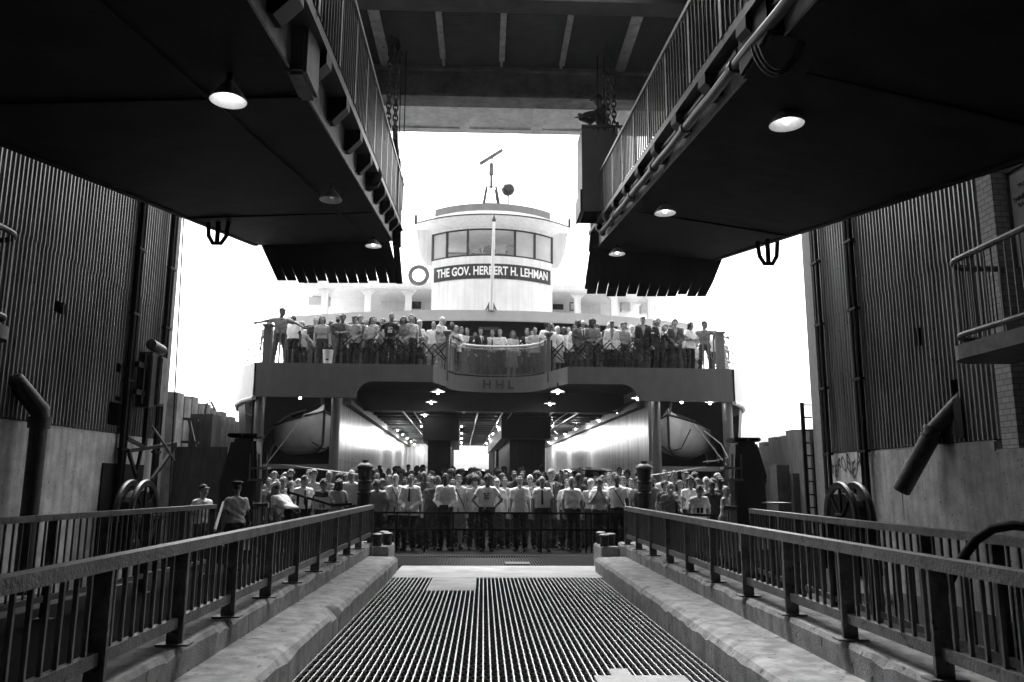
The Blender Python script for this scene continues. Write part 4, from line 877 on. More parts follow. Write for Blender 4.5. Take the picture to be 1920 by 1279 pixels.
# lifeboats
def lifeboat(c, yaw, label):
    t = thing('lifeboat', label, 'boat', (c.x, c.y, c.z - .55), yaw, 'lifeboats on the ferry bow')
    m = MB(); rows = []
    for i in range(15):
        f = i / 14; y = -2.4 + 4.8 * f; wdt = .86 * (1 - abs(2 * f - 1) ** 2.6) + .015; sh = .28 * (2 * f - 1) ** 2; kz = .0 + .25 * abs(2 * f - 1) ** 5
        row = []
        for k in range(13):
            a = math.pi * k / 12; row.append((wdt * math.cos(a) * (1 if abs(math.cos(a)) < .99 else 1), y, .95 + sh - (.95 + sh - kz) * math.sin(a) ** .6))
        rows.append(row)
    for a, b in zip(rows[:-1], rows[1:]): m.strip(a, b)
    hl = m.build('hull', 'boat', t, local=True, smooth=True)
    m = MB()
    for k in (0, 12): m.tube([r_[k] for r_ in rows], .035, 6)
    m.build('gunwale', 'fdark', t, local=True, smooth=True)
    m = MB(); m.tube([(0, r_[6][1] * 1.012, r_[6][2] - .02) for r_ in rows], .035, 6); m.tube([(0, -2.43, .25), (0, -2.46, 1.2)], .04, 6); m.build('keel', 'fdark', t, local=True, smooth=True)
    m = MB(); A = [(r_[0][0], r_[0][1], r_[0][2] + .01) for r_ in rows]; B = [(0, r_[0][1], r_[0][2] + .22) for r_ in rows]; C3 = [(r_[12][0], r_[12][1], r_[12][2] + .01) for r_ in rows]; m.strip(A, B); m.strip(B, C3); m.build('canvas_cover', 'boat', t, local=True, smooth=True)
    m = MB(); m.tube([(.0, -2.3, 1.25), (.05, -1.9, 1.9), (.1, -1.4, 2.2)], .05, 6); m.tube([(-.3, -2.35, .3), (.0, -2.5, .1), (.35, -2.3, .2), (.6, -2.0, .8)], .022, 6); m.build('falls', 'fdark', t, local=True, smooth=True)
lifeboat(FW(-6.25, 2.6, 3.0), R(26), 'pale lifeboat hanging under the upper deck on the left side of the bow')
lifeboat(FW(6.35, 2.6, 3.0), R(-24), 'pale lifeboat hanging under the upper deck on the right side of the bow')
m = MB(); a, b = P(573, 775, 24.2), P(496, 875, 24.0); m.tube([a, b], .014, 5); tag(m.build('stay_rope', 'rope', loc=b), 'thin pale rope slanting across the left lifeboat', 'rope')
m = MB(); m.tube([P(1300, 793, 24.2), P(1362, 872, 24.0)], .014, 5); m.tube([P(1320, 808, 24.3), P(1352, 833, 24.2), P(1365, 858, 24.1), P(1340, 864, 24.3), P(1318, 866, 24.3)], .02, 5); tag(m.build('stay_rope', 'rope', loc=P(1362, 872, 24.0)), 'pale ropes slanting across the right lifeboat to a block', 'rope')
# life ring, bucket
c = P(785, 516, 29.6); m = MB(); m.tube([(c.x + .33 * math.cos(q), c.y, c.z + .33 * math.sin(q)) for q in np.linspace(0, 2 * math.pi, 25)], .085, 8, False)
lr = tag(m.build('life_ring', 'col', loc=c, smooth=True), 'grey life ring hanging on the rail left of the wheelhouse', 'life ring')
c = FW(-5.0, .2, DZ); c = Vector((P(614, 684, 24.08).x, 24.08, DZ + .025)); t = thing('bucket', 'white plastic bucket with a dark mark standing on the upper deck edge', 'bucket', c)
m = MB(); m.lathe([(1e-3, 0), (.125, 0), (.158, .40), (.165, .41), (.165, .44), (.15, .44), (.118, .03), (1e-3, .03)], c, 22); m.build('pail', 'bucket', t, smooth=True)
m = MB(); m.tube([(c.x + .16 * math.cos(q), c.y, c.z + .42 + .2 * math.sin(q)) for q in np.linspace(0, math.pi, 12)], .012, 6); m.build('handle', 'steel', t)
MB().box((c.x + .01, c.y - .146, c.z + .13), (.09, .008, .05)).build('mark', 'ink', t)
# ferry ceiling lamps
G = 'lamps under the ferry deck'
first = [(563, 744, .35, 24.25, 'bare bright bulb lamp under the left end of the bow fascia'), (655, 742, .42, 24.6, 'lamp beside the top of the left inner column'), (821, 735, .5, 24.4, 'lamp under the left flank of the bow notch'),
         (1046, 735, .5, 24.2, 'wide lamp under the right flank of the bow notch'), (1195, 747, .45, 24.5, 'lamp under the right rounded cut of the fascia'), (1278, 752, .34, 24.3, 'bare bulb lamp right of the right inner column'), (1331, 754, .34, 24.3, 'bare bulb lamp at the right end of the fascia'),
         (809, 754, .45, 28.0, 'lamp in the second row, left of the casing'), (1031, 757, .45, 28.0, 'lamp in the second row, right of the casing'), (669, 768, .45, 29.5, 'lamp at the top of the left tunnel wall, nearest'), (1157, 772, .45, 29.5, 'lamp at the top of the right tunnel wall, nearest'),
         (797, 778, .4, 32.0, 'lamp beside the left casing front'), (1123, 788, .4, 33.5, 'second lamp along the top of the right tunnel wall'), (706, 796, .4, 36.5, 'second lamp along the top of the left tunnel wall')]
for x, y, dia, d, l_ in first:
    lamp(P(x, y, d), dia * .92, l_, G, 1, .18, open_=False, bs=.72)
for i, (lx, y0) in enumerate(((-4.2, 15), (4.2, 13), (-2.9, 12), (2.9, 11), (-1.1, 12), (.5, 12))):
    nm = ['left tunnel wall', 'right tunnel wall', 'left casing', 'right casing', 'left side of the centre lane', 'right side of the centre lane'][i]
    for k in range(5):
        lamp(FW(lx, y0 + k * (3.6 + .3 * i), 4.08), .34, 'small lamp in the receding row along the %s' % nm, 'receding lamp row along the %s' % nm, 1, .15, open_=False, sm='lampo', bs=.5, watts=(30 if i < 2 else 8) if k in (0, 2, 4) else 0)
# dark vehicles standing in the crowd
def van(c, w_, h, l_, yaw, label):
    t = thing('parked_vehicle', label, 'vehicle', (c.x, c.y, DK), yaw, 'vehicles on the ferry deck'); hw = w_ / 2
    sec = [(-hw, .35), (-hw * 1.02, .9), (-hw * .97, 1.1 * h / 1.9), (-hw * .86, h * .86), (-hw * .6, h * .97), (0, h), (hw * .6, h * .97), (hw * .86, h * .86), (hw * .97, 1.1 * h / 1.9), (hw * 1.02, .9), (hw, .35)]
    m = MB(); rows = [[(x * f, y, .35 + (z - .35) * g) for x, z in sec] for y, f, g in ((0, .9, .72), (.25, .97, .93), (.8, 1, 1), (l_ - .8, 1, 1), (l_ - .2, .96, .9), (l_, .9, .7))]
    for a, b in zip(rows[:-1], rows[1:]): m.strip(a, b)
    m.add(rows[0], [tuple(range(len(sec)))]); m.add(rows[-1], [tuple(range(len(sec)))]); m.build('body', 'carp', t, local=True, smooth=True)
    m = MB(); m.add([(-hw * .7, .07, h * .62), (hw * .7, .07, h * .62), (hw * .6, .19, h * .84), (-hw * .6, .19, h * .84)], [(0, 1, 2, 3)]); m.build('windscreen', 'glass', t, local=True)
    for x in (-hw * .85, hw * .85):
        for y in (.9, l_ - .9):
            m = MB(); m.lathe([(1e-3, -.1), (.32, -.1), (.34, -.05), (.34, .05), (.32, .1), (1e-3, .1)], (x, y, .34), 18, Matrix.Rotation(R(90), 3, 'Y')); m.build('wheel', 'rubber', t, local=True, smooth=True)
    for x in (-hw * .7, hw * .7): m = MB(); m.ball((x, .03, .75), .09); m.build('headlight', 'lampd', t, local=True)
van(Vector((-.45, 31.2, 0)), 1.85, 1.75, 4.6, FYAW, 'dark rounded vehicle roof in the centre lane above the crowd')
van(Vector((3.95, 29.0, 0)), 2.3, 1.75, 5.0, FYAW, 'dark broad vehicle with a rounded roof in the right tunnel behind the crowd')
# distant gabled buildings over the water
for px, w_, h, lbl in ((1425, 13, 6.5, 'pale distant gabled waterfront building right of the ferry'),):
    d = 190; c = P(px, 858, d); t = thing('distant_building', lbl, 'building', (c.x, d, -2.6))
    zb_, zt_ = -2.6, P(px, 815, d).z
    MB().b2((c.x - 6, d, zb_), (c.x + 6, d + 12, zt_)).build('wall', 'far', t)  # washed-out haze put into the near-white tone of walls and roof
    m = MB(); m.prism([(-6.6, zt_ + .01), (6.6, zt_ + .01), (0, zt_ + 3.4)], d - .4, d + 12.4, lambda u, v, q: (c.x + u, q, v)); m.build('roof', 'soffit', t)
    for dx_ in (-7.6, 7.6): MB().b2((c.x + dx_ - 1, d + 1, zb_), (c.x + dx_ + 1, d + 3, zt_ + 3)).build('turret', 'far', t)
    m = MB(); m.prism([(-2.5, 3), (-2.5, zt_ - 4), (0, zt_ - 1.6), (2.5, zt_ - 4), (2.5, 3)], d - .3, d - .01, lambda u, v, q: (c.x + u, q, v)); m.build('gate_arch', 'soffit', t)
# ------------------------------------------------------------------ people: one continuous body each, grown from a distance field
def snet(D, org, h):
    """surface nets: signed field -> verts, quads"""
    ins = D < 0
    nx, ny, nz = D.shape
    cnt = np.zeros((nx - 1, ny - 1, nz - 1), np.int32); acc = np.zeros((nx - 1, ny - 1, nz - 1, 3), np.float32)
    c = [(i, j, k) for i in (0, 1) for j in (0, 1) for k in (0, 1)]
    sl = lambda o: D[o[0]:nx - 1 + o[0], o[1]:ny - 1 + o[1], o[2]:nz - 1 + o[2]]
    for a in c:
        for ax in range(3):
            if a[ax]: continue
            b = list(a); b[ax] = 1; A, B = sl(a), sl(b); x = (A < 0) != (B < 0)
            den = np.where(x, A - B, 1); t = np.where(x, A / den, 0)
            cnt += x
            for k in range(3): acc[..., k] += np.where(x, a[k] + (t if k == ax else 0), 0)
    m = cnt > 0; idx = np.full(m.shape, -1, np.int64); idx[m] = np.arange(m.sum()); pos = np.argwhere(m)
    V = (pos + acc[m] / cnt[m][:, None]) * h + org
    Q = []
    for ax in range(3):
        s0 = [slice(None)] * 3; s1 = [slice(None)] * 3; s0[ax] = slice(0, -1); s1[ax] = slice(1, None)
        A, B = ins[tuple(s0)], ins[tuple(s1)]; e = np.argwhere(A != B); 
        o1, o2 = [(1, 2), (2, 0), (0, 1)][ax]
        ok = (e[:, o1] > 0) & (e[:, o2] > 0) & (e[:, o1] < D.shape[o1] - 1) & (e[:, o2] < D.shape[o2] - 1); e = e[ok]
        def g(d1, d2): f = e.copy(); f[:, o1] += d1; f[:, o2] += d2; return idx[f[:, 0], f[:, 1], f[:, 2]]
        q = np.stack([g(-1, -1), g(0, -1), g(0, 0), g(-1, 0)], 1)
        flip = ~A[e[:, 0], e[:, 1], e[:, 2]]; q[flip] = q[flip][:, ::-1]; Q.append(q)
    return V, np.concatenate(Q)
class Field:
    def __init__(s, lo, hi, h): s.lo = np.array(lo, float); s.h = h; s.n = np.ceil((np.array(hi) - lo) / h).astype(int) + 1; s.D = np.full(s.n, .3, np.float32)
    def region(s, lo, hi):
        a = np.maximum(0, np.floor((np.array(lo) - s.lo) / s.h).astype(int)); b = np.minimum(s.n, np.ceil((np.array(hi) - s.lo) / s.h).astype(int) + 1)
        if (b <= a).any(): return None
        S_ = tuple(slice(i, j) for i, j in zip(a, b)); G = np.stack(np.meshgrid(*[s.lo[i] + s.h * np.arange(a[i], b[i]) for i in range(3)], indexing='ij'), -1)
        return S_, G
    def mix(s, S_, d, k, sub=False):
        o = s.D[S_]
        if sub: s.D[S_] = np.maximum(o, -d); return
        if k <= 0: s.D[S_] = np.minimum(o, d); return
        hh = np.clip(.5 + .5 * (o - d) / k, 0, 1); s.D[S_] = o * (1 - hh) + d * hh - k * hh * (1 - hh)
    def cap(s, a, b, ra, rb, k=.02, flat=1., fdir=None, sub=False):
        a = np.array(a, float); b = np.array(b, float); R_ = max(ra, rb) + max(k, .02) + .03
        q = s.region(np.minimum(a, b) - R_, np.maximum(a, b) + R_)
        if q is None: return
        S_, G = q; w_ = G - a; ab = b - a
        if flat != 1.: f = np.array(fdir, float); w_ = w_ + ((w_ @ f) * (1 / flat - 1))[..., None] * f; ab = ab + (ab @ f) * (1 / flat - 1) * f
        t = np.clip((w_ @ ab) / max(ab @ ab, 1e-9), 0, 1); d = np.linalg.norm(w_ - t[..., None] * ab, axis=-1) - (ra + (rb - ra) * t)
        s.mix(S_, d, k, sub)
    def ell(s, c, r, M=None, k=.015, sub=False):
        c = np.array(c, float); r = np.array(r, float); R_ = r.max() + k + .03; q = s.region(c - R_, c + R_)
        if q is None: return
        S_, G = q; w_ = G - c
        if M is not None: w_ = w_ @ M
        s.mix(S_, (np.linalg.norm(w_ / r, axis=-1) - 1) * r.min(), k, sub)
    def mesh(s, name, mats, noise=None):
        if noise is not None:
            G = np.stack(np.meshgrid(*[s.lo[i] + s.h * np.arange(s.n[i]) for i in range(3)], indexing='ij'), -1); s.D = s.D + noise(G).astype(np.float32)
        s.D[0] = s.D[-1] = .3; s.D[:, 0] = s.D[:, -1] = .3; s.D[:, :, 0] = s.D[:, :, -1] = .3
        V, Q = snet(s.D, s.lo, s.h); me = bpy.data.meshes.new(name)
        me.vertices.add(len(V)); me.vertices.foreach_set('co', V.astype(np.float32).ravel()); me.loops.add(len(Q) * 4); me.loops.foreach_set('vertex_index', Q.astype(np.int32).ravel())
        me.polygons.add(len(Q)); me.polygons.foreach_set('loop_start', np.arange(0, len(Q) * 4, 4, dtype=np.int32)); me.polygons.foreach_set('loop_total', np.full(len(Q), 4, np.int32))
        me.polygons.foreach_set('use_smooth', np.ones(len(Q), bool))
        for m_ in mats: me.materials.append(MT[m_])
        me.update(calc_edges=True); me.validate(); return me, V, Q
def rx(a): c, s = math.cos(a), math.sin(a); return np.array([[1, 0, 0], [0, c, -s], [0, s, c]])
def ry(a): c, s = math.cos(a), math.sin(a); return np.array([[c, 0, s], [0, 1, 0], [-s, 0, c]])
def rz_(a): c, s = math.cos(a), math.sin(a); return np.array([[c, -s, 0], [s, c, 0], [0, 0, 1]])
# poses: facing -y.  arm = (elbow, wrist, hand dir) for the -x and +x side, in chest space
AD = lambda sx: ((sx * .24, .03, 1.13), (sx * .255, -.03, .88), (0, -.1, -1))
POSE = {
 'stand': dict(l=AD(-1), r=AD(1), yaw=5),
 'easy': dict(l=((-.26, .05, 1.13), (-.24, -.05, .89), (.1, -.2, -1)), r=((.245, .02, 1.13), (.25, -.06, .89), (0, -.2, -1)), yaw=-28, pitch=6, hipx=.02),
 'turn': dict(l=AD(-1), r=((.27, .04, 1.15), (.22, -.12, .95), (-.3, -.5, -.6)), yaw=48, pitch=4, hipx=-.02),
 'clasp': dict(l=((-.25, .02, 1.13), (-.06, -.17, .94), (.8, -.2, -.4)), r=((.25, .02, 1.13), (.06, -.185, .93), (-.8, -.2, -.4)), yaw=-6, pitch=4),
 'hips': dict(l=((-.36, .05, 1.17), (-.19, -.03, 1.0), (.8, -.4, -.3)), r=((.37, .05, 1.18), (.19, -.03, 1.0), (-.8, -.4, -.3)), yaw=30, pitch=14),
 'cross': dict(l=((-.25, -.03, 1.14), (.06, -.2, 1.16), (1, .0, .15)), r=((.25, -.03, 1.14), (-.06, -.225, 1.13), (-1, .0, .1)), yaw=8, pitch=12),
 'rail': dict(l=((-.25, -.1, 1.14), (-.14, -.33, 1.06), (.6, -.6, -.1)), r=((.25, -.1, 1.14), (.12, -.34, 1.06), (-.6, -.6, -.1)), yaw=-12, lean=12, pitch=2),
 'face': dict(l=((-.23, -.13, 1.15), (-.05, -.19, 1.42), (.25, .1, 1)), r=((.23, -.13, 1.15), (.05, -.195, 1.42), (-.25, .1, 1)), yaw=0, pitch=16),
 'chin': dict(l=((-.24, -.02, 1.13), (-.2, -.16, .93), (.3, -.4, -.5)), r=((.22, -.16, 1.17), (.03, -.2, 1.46), (-.2, .1, 1)), yaw=14, pitch=8),
 'shade': dict(l=((-.24, -.02, 1.13), (-.2, -.16, .93), (.3, -.4, -.5)), r=((.3, -.15, 1.45), (.09, -.17, 1.66), (-1, .1, .1)), yaw=4, pitch=0),
 'spread': dict(l=((-.45, .02, 1.36), (-.68, -.06, 1.28), (-.9, -.3, -.2)), r=((.44, -.02, 1.33), (.68, -.1, 1.2), (.9, -.3, -.3)), yaw=62, pitch=4, step=.09),
 'read': dict(l=((-.25, -.06, 1.13), (-.1, -.28, 1.1), (.5, -.7, .2)), r=((.25, -.06, 1.13), (.1, -.28, 1.1), (-.5, -.7, .2)), yaw=-10, pitch=24),
 'stoop': dict(l=((-.25, -.08, 1.14), (-.2, -.2, .9), (.2, -.4, -.9)), r=((.27, -.05, 1.14), (.22, -.18, .9), (-.2, -.4, -.9)), yaw=0, lean=34, pitch=18),
 'bend': dict(l=((-.27, -.14, 1.16), (-.22, -.3, .98), (0, -.6, -.7)), r=((.26, -.14, 1.16), (.16, -.3, .98), (0, -.6, -.7)), yaw=20, lean=58, pitch=10),
 'leanr': dict(l=((-.27, -.06, 1.18), (-.36, -.2, 1.03), (-.3, -.6, -.3)), r=AD(1), yaw=-25, lean=9, pitch=6),
 'reach': dict(l=((-.22, -.18, 1.22), (-.1, -.42, 1.26), (.1, -1, .25)), r=((.24, -.12, 1.18), (.1, -.36, 1.2), (-.2, -1, 0)), yaw=0, lean=16, pitch=22),
 'operate': dict(l=((-.24, -.2, 1.27), (-.1, -.46, 1.3), (.1, -1, .2)), r=((.25, -.16, 1.25), (.1, -.42, 1.28), (-.1, -1, .1)), yaw=-14, lean=7, pitch=12),
 'drink': dict(l=AD(-1), r=((.24, -.14, 1.16), (.02, -.25, 1.2), (-.9, -.3, .2)), yaw=-30, pitch=2),
}
BODY = {}
def rig(pose):
    p = POSE[pose]; lean = R(p.get('lean', 0)); hip = np.array([0, .0, .95]); hx = p.get('hipx', 0)
    Rl = rx(lean)
    T = lambda q: hip + Rl @ (np.array(q, float) - hip)
    nb = np.array([0, .015, 1.46]); Rh = Rl @ rx(-lean * .75) @ rz_(R(p.get('yaw', 0))) @ rx(R(p.get('pitch', 0)))
    H = lambda q: T(nb) + Rh @ (np.array(q, float) - nb)
    J = dict(T=T, H=H, Rl=Rl, Rh=Rh, f=Rl @ np.array([0, -1., 0]), hf=Rh @ np.array([0, -1., 0]))
    for side, sx in (('l', -1), ('r', 1)):
        J['sh' + side] = T((sx * .175, .015, 1.405)); e, w_, hd = p[side]; J['el' + side] = T(e); J['wr' + side] = T(w_); hd = Rl @ np.array(hd, float); J['hd' + side] = hd / np.linalg.norm(hd)
        st = p.get('step', 0) * sx
        J['hp' + side] = np.array([sx * .09 + hx, .0, .92]); J['kn' + side] = np.array([sx * (.105 + abs(st) * .6) + hx * .5, -.03 + st * .3, .5]); J['an' + side] = np.array([sx * (.11 + abs(st)), .03 + st * .6, .085])
    return J
def torso(F, J, e=0., k=.05, fat=0.):
    T, f = J['T'], J['f']; c = F.cap
    c(T((-.075, .01, .95)), T((.075, .01, .95)), .105 + e, .105 + e, k, .82, f)
    c(T((-.055, 0, 1.05)), T((.055, 0, 1.05)), .095 + e + fat, .095 + e + fat, k, .82, f)
    c(T((-.075, -.005, 1.2)), T((.075, -.005, 1.2)), .10 + e + fat * .7, .10 + e + fat * .7, k, .82, f)
    c(T((-.085, -.0, 1.31)), T((.085, -.0, 1.31)), .098 + e, .098 + e, k, .84, f)
    c(T((-.14, .015, 1.395)), T((.14, .015, 1.395)), .055 + e, .055 + e, k)
    c(T((-.06, .02, 1.43)), T((.06, .02, 1.43)), .045 + e * .8, .045 + e * .8, k)
def bbox(J, pad=.32):
    pts = np.array([J[k] for k in J if k[:2] in ('sh', 'el', 'wr', 'an', 'kn')] + [J['H']((0, 0, 1.66)), J['T']((0, 0, 1.2))]); lo, hi = pts.min(0) - pad, pts.max(0) + pad; lo[2] = -.04; return lo, hi
def body_mesh(pose):
    if pose in BODY: return BODY[pose]
    J = rig(pose); lo, hi = bbox(J, .2); F = Field(lo, hi, .0115); T, H, Rh, f = J['T'], J['H'], J['Rh'], J['f']
    torso(F, J)
    F.cap(T((0, .02, 1.42)), H((0, .012, 1.56)), .058, .052, .03)
    for s, sx in (('l', -1), ('r', 1)):
        F.cap(J['sh' + s], J['el' + s], .052, .041, .04); F.cap(J['el' + s], J['wr' + s], .042, .028, .015)
        w_, hd = J['wr' + s], J['hd' + s]; fa = J['el' + s] - w_; sd = np.cross(hd, np.cross(f, hd)); sd = np.cross(hd, f); n_ = np.linalg.norm(sd); sd = np.array([1., 0, 0]) if n_ < .1 else sd / n_; nn = np.cross(hd, sd)
        pc = w_ + hd * .045
        F.cap(w_, w_ + hd * .085, .028, .036, .012, .55, nn)
        for i, (o, ln) in enumerate(((-.030, .068), (-.010, .078), (.010, .073), (.029, .058))):
            b0 = w_ + hd * .08 + sd * o; b1 = b0 + (hd + nn * .22 * sx + sd * o * 2) / 1.03 * ln * .55; b2_ = b1 + (hd * .8 + nn * .55 * sx) / 1. * ln * .5
            F.cap(b0, b1, .0105, .0098, .006); F.cap(b1, b2_, .0098, .0085, .004)
        th = w_ + hd * .035 - sd * .03 * sx; F.cap(th, th + hd * .03 - sd * .028 * sx, .014, .012, .01); F.cap(th + hd * .03 - sd * .028 * sx, th + hd * .062 - sd * .03 * sx, .012, .0095, .005)
        hp, kn, an = J['hp' + s], J['kn' + s], J['an' + s]
        F.cap(hp, kn, .085, .056, .05); F.cap(kn, an, .054, .036, .02); F.cap(kn + (an - kn) * .15 + [0, .02, 0], kn + (an - kn) * .5 + [0, .02, 0], .045, .036, .03)
        toe = an + np.array([sx * .035, -.155, -.05]); F.cap(an + [0, .035, -.045], toe, .038, .034, .02); F.cap(an + [0, .03, -.055], an + [0, .03, -.02], .04, .04, .03)
    # head: skull, jaw, brow, nose, cheeks, lips, ears, sockets
    F.ell(H((0, .005, 1.655)), (.074, .094, .1), Rh, .03); F.ell(H((0, -.03, 1.605)), (.058, .062, .07), Rh, .035); F.cap(H((-.02, -.062, 1.558)), H((.02, -.062, 1.558)), .024, .024, .03)
    F.cap(H((-.045, -.066, 1.672)), H((.045, -.066, 1.672)), .018, .018, .02)
    for sx in (-1, 1): F.ell(H((sx * .031, -.094, 1.652)), (.017, .014, .012), Rh, 0, True)
    F.cap(H((0, -.088, 1.655)), H((0, -.108, 1.617)), .009, .0145, .012); F.cap(H((-.02, -.084, 1.585)), H((.02, -.084, 1.585)), .010, .010, .012)
    for sx in (-1, 1): F.ell(H((sx * .031, -.078, 1.651)), (.014, .014, .012), Rh, .003); F.ell(H((sx * .076, .012, 1.64)), (.011, .02, .032), Rh @ rz_(sx * -.35), .008); F.ell(H((sx * .045, -.066, 1.625)), (.02, .02, .02), Rh, .03)
    me, V, Q = F.mesh('body', ('skin', 'eye', 'lip', 'shoe'))
    C_ = V[Q].mean(1); mi = np.zeros(len(Q), np.int32); L = (C_ - J['T']((0, .015, 1.46))) @ Rh + [0, .015, 1.46]
    for sx in (-1, 1): mi[np.linalg.norm((L - [sx * .031, -.088, 1.652]) / [1.2, 1.6, .8], axis=1) < .011] = 1; mi[(np.abs(L[:, 0] - sx * .033) < .019) & (np.abs(L[:, 2] - 1.677) < .0065) & (L[:, 1] < -.06)] = 1
    mi[(np.abs(L[:, 0]) < .022) & (np.abs(L[:, 2] - 1.586) < .008) & (L[:, 1] < -.07)] = 2; mi[C_[:, 2] < .105] = 3
    me.polygons.foreach_set('material_index', mi); BODY[pose] = (me, J); return BODY[pose]
def folds(seed, amp):
    r_ = np.random.default_rng(seed); ph = r_.uniform(0, 6, 6)
    def n(G):
        x, y, z = G[..., 0], G[..., 1], G[..., 2]
        wv = np.sin(26 * x + 9 * np.sin(7 * z + ph[0]) + 14 * y + ph[1]) * .5 + np.sin(38 * x - 22 * z + 17 * y + 3 * np.sin(11 * z + ph[2]) + ph[3]) * .35 + np.sin(31 * z + 12 * x + ph[4]) * .25
        return -amp * wv * (1.2 - np.clip((z - .9) * .6, 0, .5))
    return n
GAR = {}
def garment(pose, kind):
    key = (pose, kind)
    if key in GAR: return GAR[key]
    J = body_mesh(pose)[1]; lo, hi = bbox(J, .22); F = Field(lo, hi, .0125); T, f = J['T'], J['f']; fat = .03 if kind.startswith('fat') else 0
    base = kind.replace('fat', '')
    def clip(n, o, keep=1, k_=F):    # keep the half space (p-o).n < 0
        G = np.stack(np.meshgrid(*[F.lo[i] + F.h * np.arange(F.n[i]) for i in range(3)], indexing='ij'), -1); F.D = np.maximum(F.D, ((G - o) @ np.array(n)).astype(np.float32)); return G
    up = J['Rl'] @ np.array([0, 0, 1.])
    if base in ('shirt', 'tee', 'open', 'long', 'jacket', 'coat', 'vest'):
        e = {'shirt': .02, 'open': .022, 'tee': .014, 'long': .02, 'jacket': .034, 'coat': .038, 'vest': .012}[base]; torso(F, J, e, .05, fat)
        if base in ('jacket', 'coat', 'open'):
            z0 = .80 if base != 'open' else .86; F.cap(T((-.085, .01, 1.0)), T((-.095, .01, z0 + .02)), .128 + fat * .6, .145, .05, .9, f); F.cap(T((.085, .01, 1.0)), T((.095, .01, z0 + .02)), .128 + fat * .6, .145, .05, .9, f)
        for s, sx in (('l', -1), ('r', 1)):
            a, b, c_ = J['sh' + s], J['el' + s], J['wr' + s]
            if base in ('long', 'jacket', 'coat'):
                g = .012 if base == 'long' else .022; F.cap(a, b, .054 + g, .046 + g, .04); F.cap(b, c_ + (b - c_) * .06, .046 + g, .034 + g, .02)
            elif base != 'vest': F.cap(a, a + (b - a) * (.66 if base != 'tee' else .58), .066, .072 if base != 'tee' else .062, .035)
        if base in ('shirt', 'open', 'long', 'coat', 'jacket'):
            for sx in (-1, 1): F.cap(T((sx * .062, .03, 1.472)), T((sx * .026, -.098, 1.415)), .016, .017, .01); F.cap(T((sx * .062, .03, 1.472)), T((0, .075, 1.475)), .016, .014, .008)
        F.D = F.D + folds(hash(key) % 1000, .0085 if base != 'tee' else .006)(np.stack(np.meshgrid(*[F.lo[i] + F.h * np.arange(F.n[i]) for i in range(3)], indexing='ij'), -1)).astype(np.float32)
        for s, sx in (('l', -1), ('r', 1)):     # clean sleeve hems
            a, b = J['sh' + s], J['el' + s]
            if base in ('shirt', 'open', 'tee'):
                ax = (b - a) / np.linalg.norm(b - a); o = a + (b - a) * (.68 if base != 'tee' else .6); F.cap(o + ax * .055, o + ax * .2, .085, .085, 0, sub=True)
        clip(-up, T((0, 0, {'shirt': .985, 'tee': .93, 'open': .86, 'long': .985, 'jacket': .80, 'coat': .78, 'vest': .95}[base])))
        F.cap(T((0, .02, 1.45)), J['H']((0, .0, 1.6)), .056, .06, 0, sub=True)
        if base in ('shirt', 'tee', 'long', 'open', 'vest'): F.cap(T((0, -.125, 1.45)), T((0, -.13, 1.40 if base != 'open' else 1.33)), .03, .012, 0, sub=True)
        if base == 'jacket':
            G = np.stack(np.meshgrid(*[F.lo[i] + F.h * np.arange(F.n[i]) for i in range(3)], indexing='ij'), -1); q = (G - np.array([0, 0, .95])) @ J['Rl'] + [0, 0, .95]
            wd = np.clip((q[..., 2] - 1.08) / .38, 0, 1) * .075; slit = (q[..., 2] < 1.06) * .012; cut = np.maximum(np.abs(q[..., 0]) - np.maximum(wd, slit), q[..., 1] + .03); F.D = np.maximum(F.D, -cut.astype(np.float32))
    elif base == 'trousers' or base == 'shorts':
        F.cap((-.08, .01, .95), (.08, .01, .95), .117, .117, .04, .84, (0, 1, 0)); F.cap((-.07, 0, 1.02), (.07, 0, 1.02), .108 + fat, .108 + fat, .04, .84, (0, 1, 0))
        for s, sx in (('l', -1), ('r', 1)):
            hp, kn, an = J['hp' + s], J['kn' + s], J['an' + s]; F.cap(hp, kn, .098, .073, .05); F.cap(kn, an + [0, .01, -.03], .073, .07, .03)
        F.D = F.D + folds(hash(key) % 997, .009)(np.stack(np.meshgrid(*[F.lo[i] + F.h * np.arange(F.n[i]) for i in range(3)], indexing='ij'), -1)).astype(np.float32)
        clip((0, 0, 1), np.array([0, 0, 1.012])); clip((0, 0, -1), np.array([0, 0, .05]))
    elif base == 'skirt':
        F.cap((-.085, .01, .96), (.085, .01, .96), .122, .122, .04, .86, (0, 1, 0)); F.cap((-.06, .01, .95), (-.09, .0, .42), .13, .2, .04, .85, (0, 1, 0)); F.cap((.06, .01, .95), (.09, .0, .42), .13, .2, .04, .85, (0, 1, 0)); F.D = F.D + folds(5, .010)(np.stack(np.meshgrid(*[F.lo[i] + F.h * np.arange(F.n[i]) for i in range(3)], indexing='ij'), -1)).astype(np.float32)
        clip((0, 0, 1), np.array([0, 0, 1.012])); clip((0, 0, -1), np.array([0, 0, .48]))
    me, V, Q = F.mesh({'tee': 't_shirt', 'long': 'long_sleeved_shirt', 'open': 'loose_shirt'}.get(base, base), ('cloth',)); GAR[key] = me; return me
HAIR = {}
